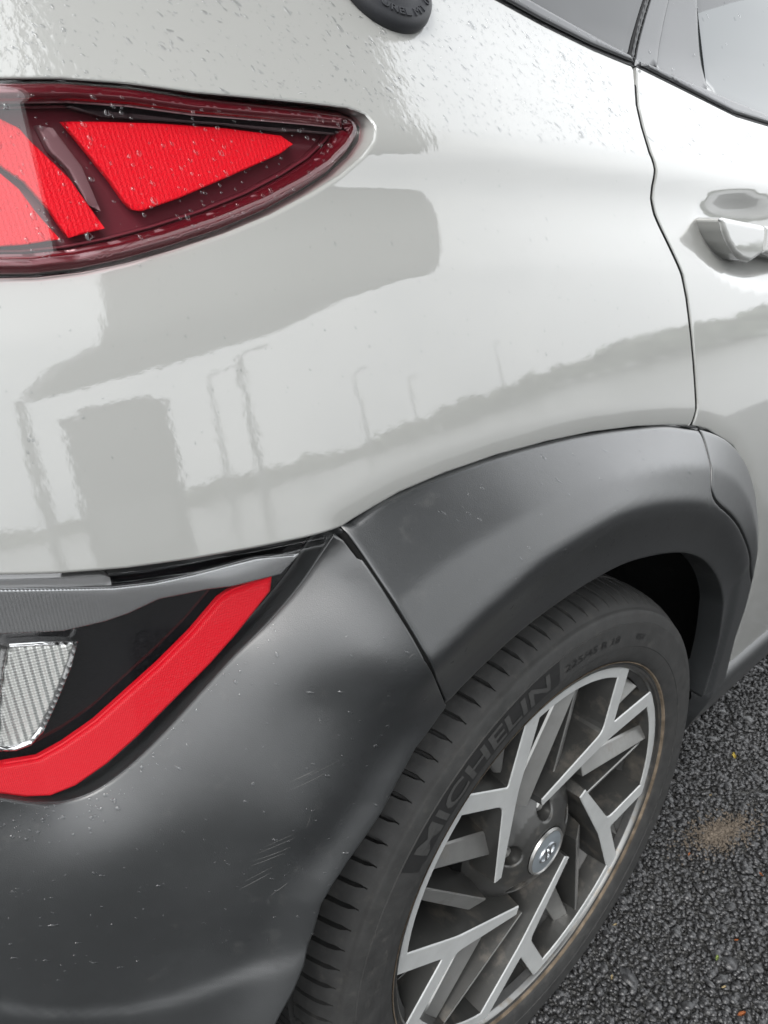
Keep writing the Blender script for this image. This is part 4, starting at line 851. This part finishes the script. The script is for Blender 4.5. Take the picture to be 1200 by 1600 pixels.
# ---------------------------------------------------------------- what stands behind the camera and shows in the paint
mat('canopy_grey', (.14, .145, .145), rough=.6, vary=(2, .9, 1.1)); mat('steel', (.20, .21, .21), rough=.45, metal=.3); mat('kiosk_dark', (.07, .075, .075), rough=.4); mat('screen', (.02, .025, .03), rough=.1)
mat('hazy_foliage', (.20, .22, .18), rough=.8, spec=.2, vary=(1.2, .6, 1.5)); mat('bark', (.09, .07, .05), rough=.9)  # leaf colour lightened and greyed, with distance haze put into it
canopy = tag(empty('canopy', (1.0, -3.5, 0)), 'grey flat roofed canopy on slim posts over the parking bay', 'canopy')
cpts = [(-.02, 1.2), (1.05, 1.2), (1.6, -.2), (3.35, -4.2), (1.2, -6.3), (-2.2, -7.4), (-.95, -4.9)]
bm = bmesh.new(); lo_ = [bm.verts.new((x - 1, y + 3.5, 3.2)) for x, y in cpts]; hi_ = [bm.verts.new((x - 1, y + 3.5, 3.42)) for x, y in cpts]
bm.faces.new(lo_[::-1]); bm.faces.new(hi_)
for i in range(len(cpts)): j = (i + 1) % len(cpts); bm.faces.new((lo_[i], lo_[j], hi_[j], hi_[i]))
bmesh.ops.recalc_face_normals(bm, faces=bm.faces[:]); from_bm('roof', bm, 'canopy_grey', canopy)
for x, y in ((-2.25, -7.3),):
    bm = bmesh.new(); tube(bm, [(x - 1, y + 3.5, 0), (x - 1, y + 3.5, 3.2)], .07, 12); from_bm('post', bm, 'steel', canopy, True, 40)
kiosk = tag(empty('pay_kiosk', (-1.15, -7.6, 0)), 'tall dark payment cabinet standing beyond the canopy', 'kiosk')
bm = bmesh.new(); box(bm, -.62, .62, -.45, .45, .0, 2.75); bmesh.ops.bevel(bm, geom=[e for e in bm.edges if abs(e.verts[0].co.z - e.verts[1].co.z) < .1 and e.verts[0].co.z > 1], offset=.18, segments=4, affect='EDGES'); from_bm('cabinet', bm, 'kiosk_dark', kiosk, True, 40)
bm = bmesh.new(); box(bm, -.25, .25, .455, .475, 1.2, 1.7); from_bm('screen', bm, 'screen', kiosk)
bm = bmesh.new(); box(bm, -.5, .5, .452, .466, 2.1, 2.45); from_bm('header_panel', bm, 'canopy_grey', kiosk)
bm = bmesh.new(); box(bm, -.45, .45, .452, .464, .3, 1.0); from_bm('door', bm, 'steel', kiosk)
def lamp_post(x, y, h, r, arm, label):
    t = tag(empty('street_lamp', (x, y, 0)), label, 'lamp post', 'lamp posts around the car park')
    bm = bmesh.new(); tube(bm, [(0, 0, 0), (0, 0, 1.2), (0, 0, 1.25), (0, 0, h)], [r * 1.5, r * 1.5, r, r * .7], 10); from_bm('pole', bm, 'steel', t, True, 40)
    bm = bmesh.new(); tube(bm, [(0, 0, h - .05), (arm * .5, 0, h + .12), (arm, 0, h + .15)], r * .5, 8); from_bm('arm', bm, 'steel', t, True, 40)
    bm = bmesh.new(); box(bm, arm - .1, arm + .5, -.12, .12, h + .08, h + .2); bmesh.ops.bevel(bm, geom=bm.edges[:], offset=.03, segments=2, affect='EDGES'); from_bm('lamp_head', bm, 'steel', t, True, 40)
lamp_post(1.0, -24, 7.2, .11, .9, 'slim street lamp behind the payment cabinet')
lamp_post(2.3, -21.5, 7.4, .17, 1.0, 'thick street lamp nearest the canopy')
lamp_post(12.5, -31, 6.2, .12, .8, 'street lamp further along the car park')
lamp_post(22, -38, 5.6, .12, .8, 'street lamp by the far tree line')
lamp_post(36, -36, 6.5, .12, .8, 'street lamp at the far end of the car park')
# far wood along the edge of the car park, one mass
n = 9000; t = rng.uniform(0, 1, n); az = R(-125) + R(115) * t; d = rng.uniform(42, 56, n)
topz = 1.5 + .35 * np.sin(t * 23) + .3 * np.sin(t * 61 + 1) + .25 * np.sin(t * 140) + 1.1 * np.clip((t - .45) / .35, 0, 1)
z = .78 * topz * rng.beta(1.6, 1.1, n); cx, cy = d * np.cos(az), d * np.sin(az)
V = []; F = []
for i in range(n):
    s = random.uniform(.25, .6); u = Vector((random.gauss(0, 1), random.gauss(0, 1), random.gauss(0, 1))).normalized(); v = u.orthogonal().normalized() * s; u2_ = u.cross(v).normalized() * s * .7; p = Vector((cx[i], cy[i], max(.1, z[i]))); b0 = len(V)
    V += [p - v, p + u2_, p + v, p - u2_]; F.append((b0, b0 + 1, b0 + 2, b0 + 3))
tag(new('treeline', V, F, 'hazy_foliage'), 'far wood bordering the car park, its colour paled for haze', 'trees', kind='stuff')
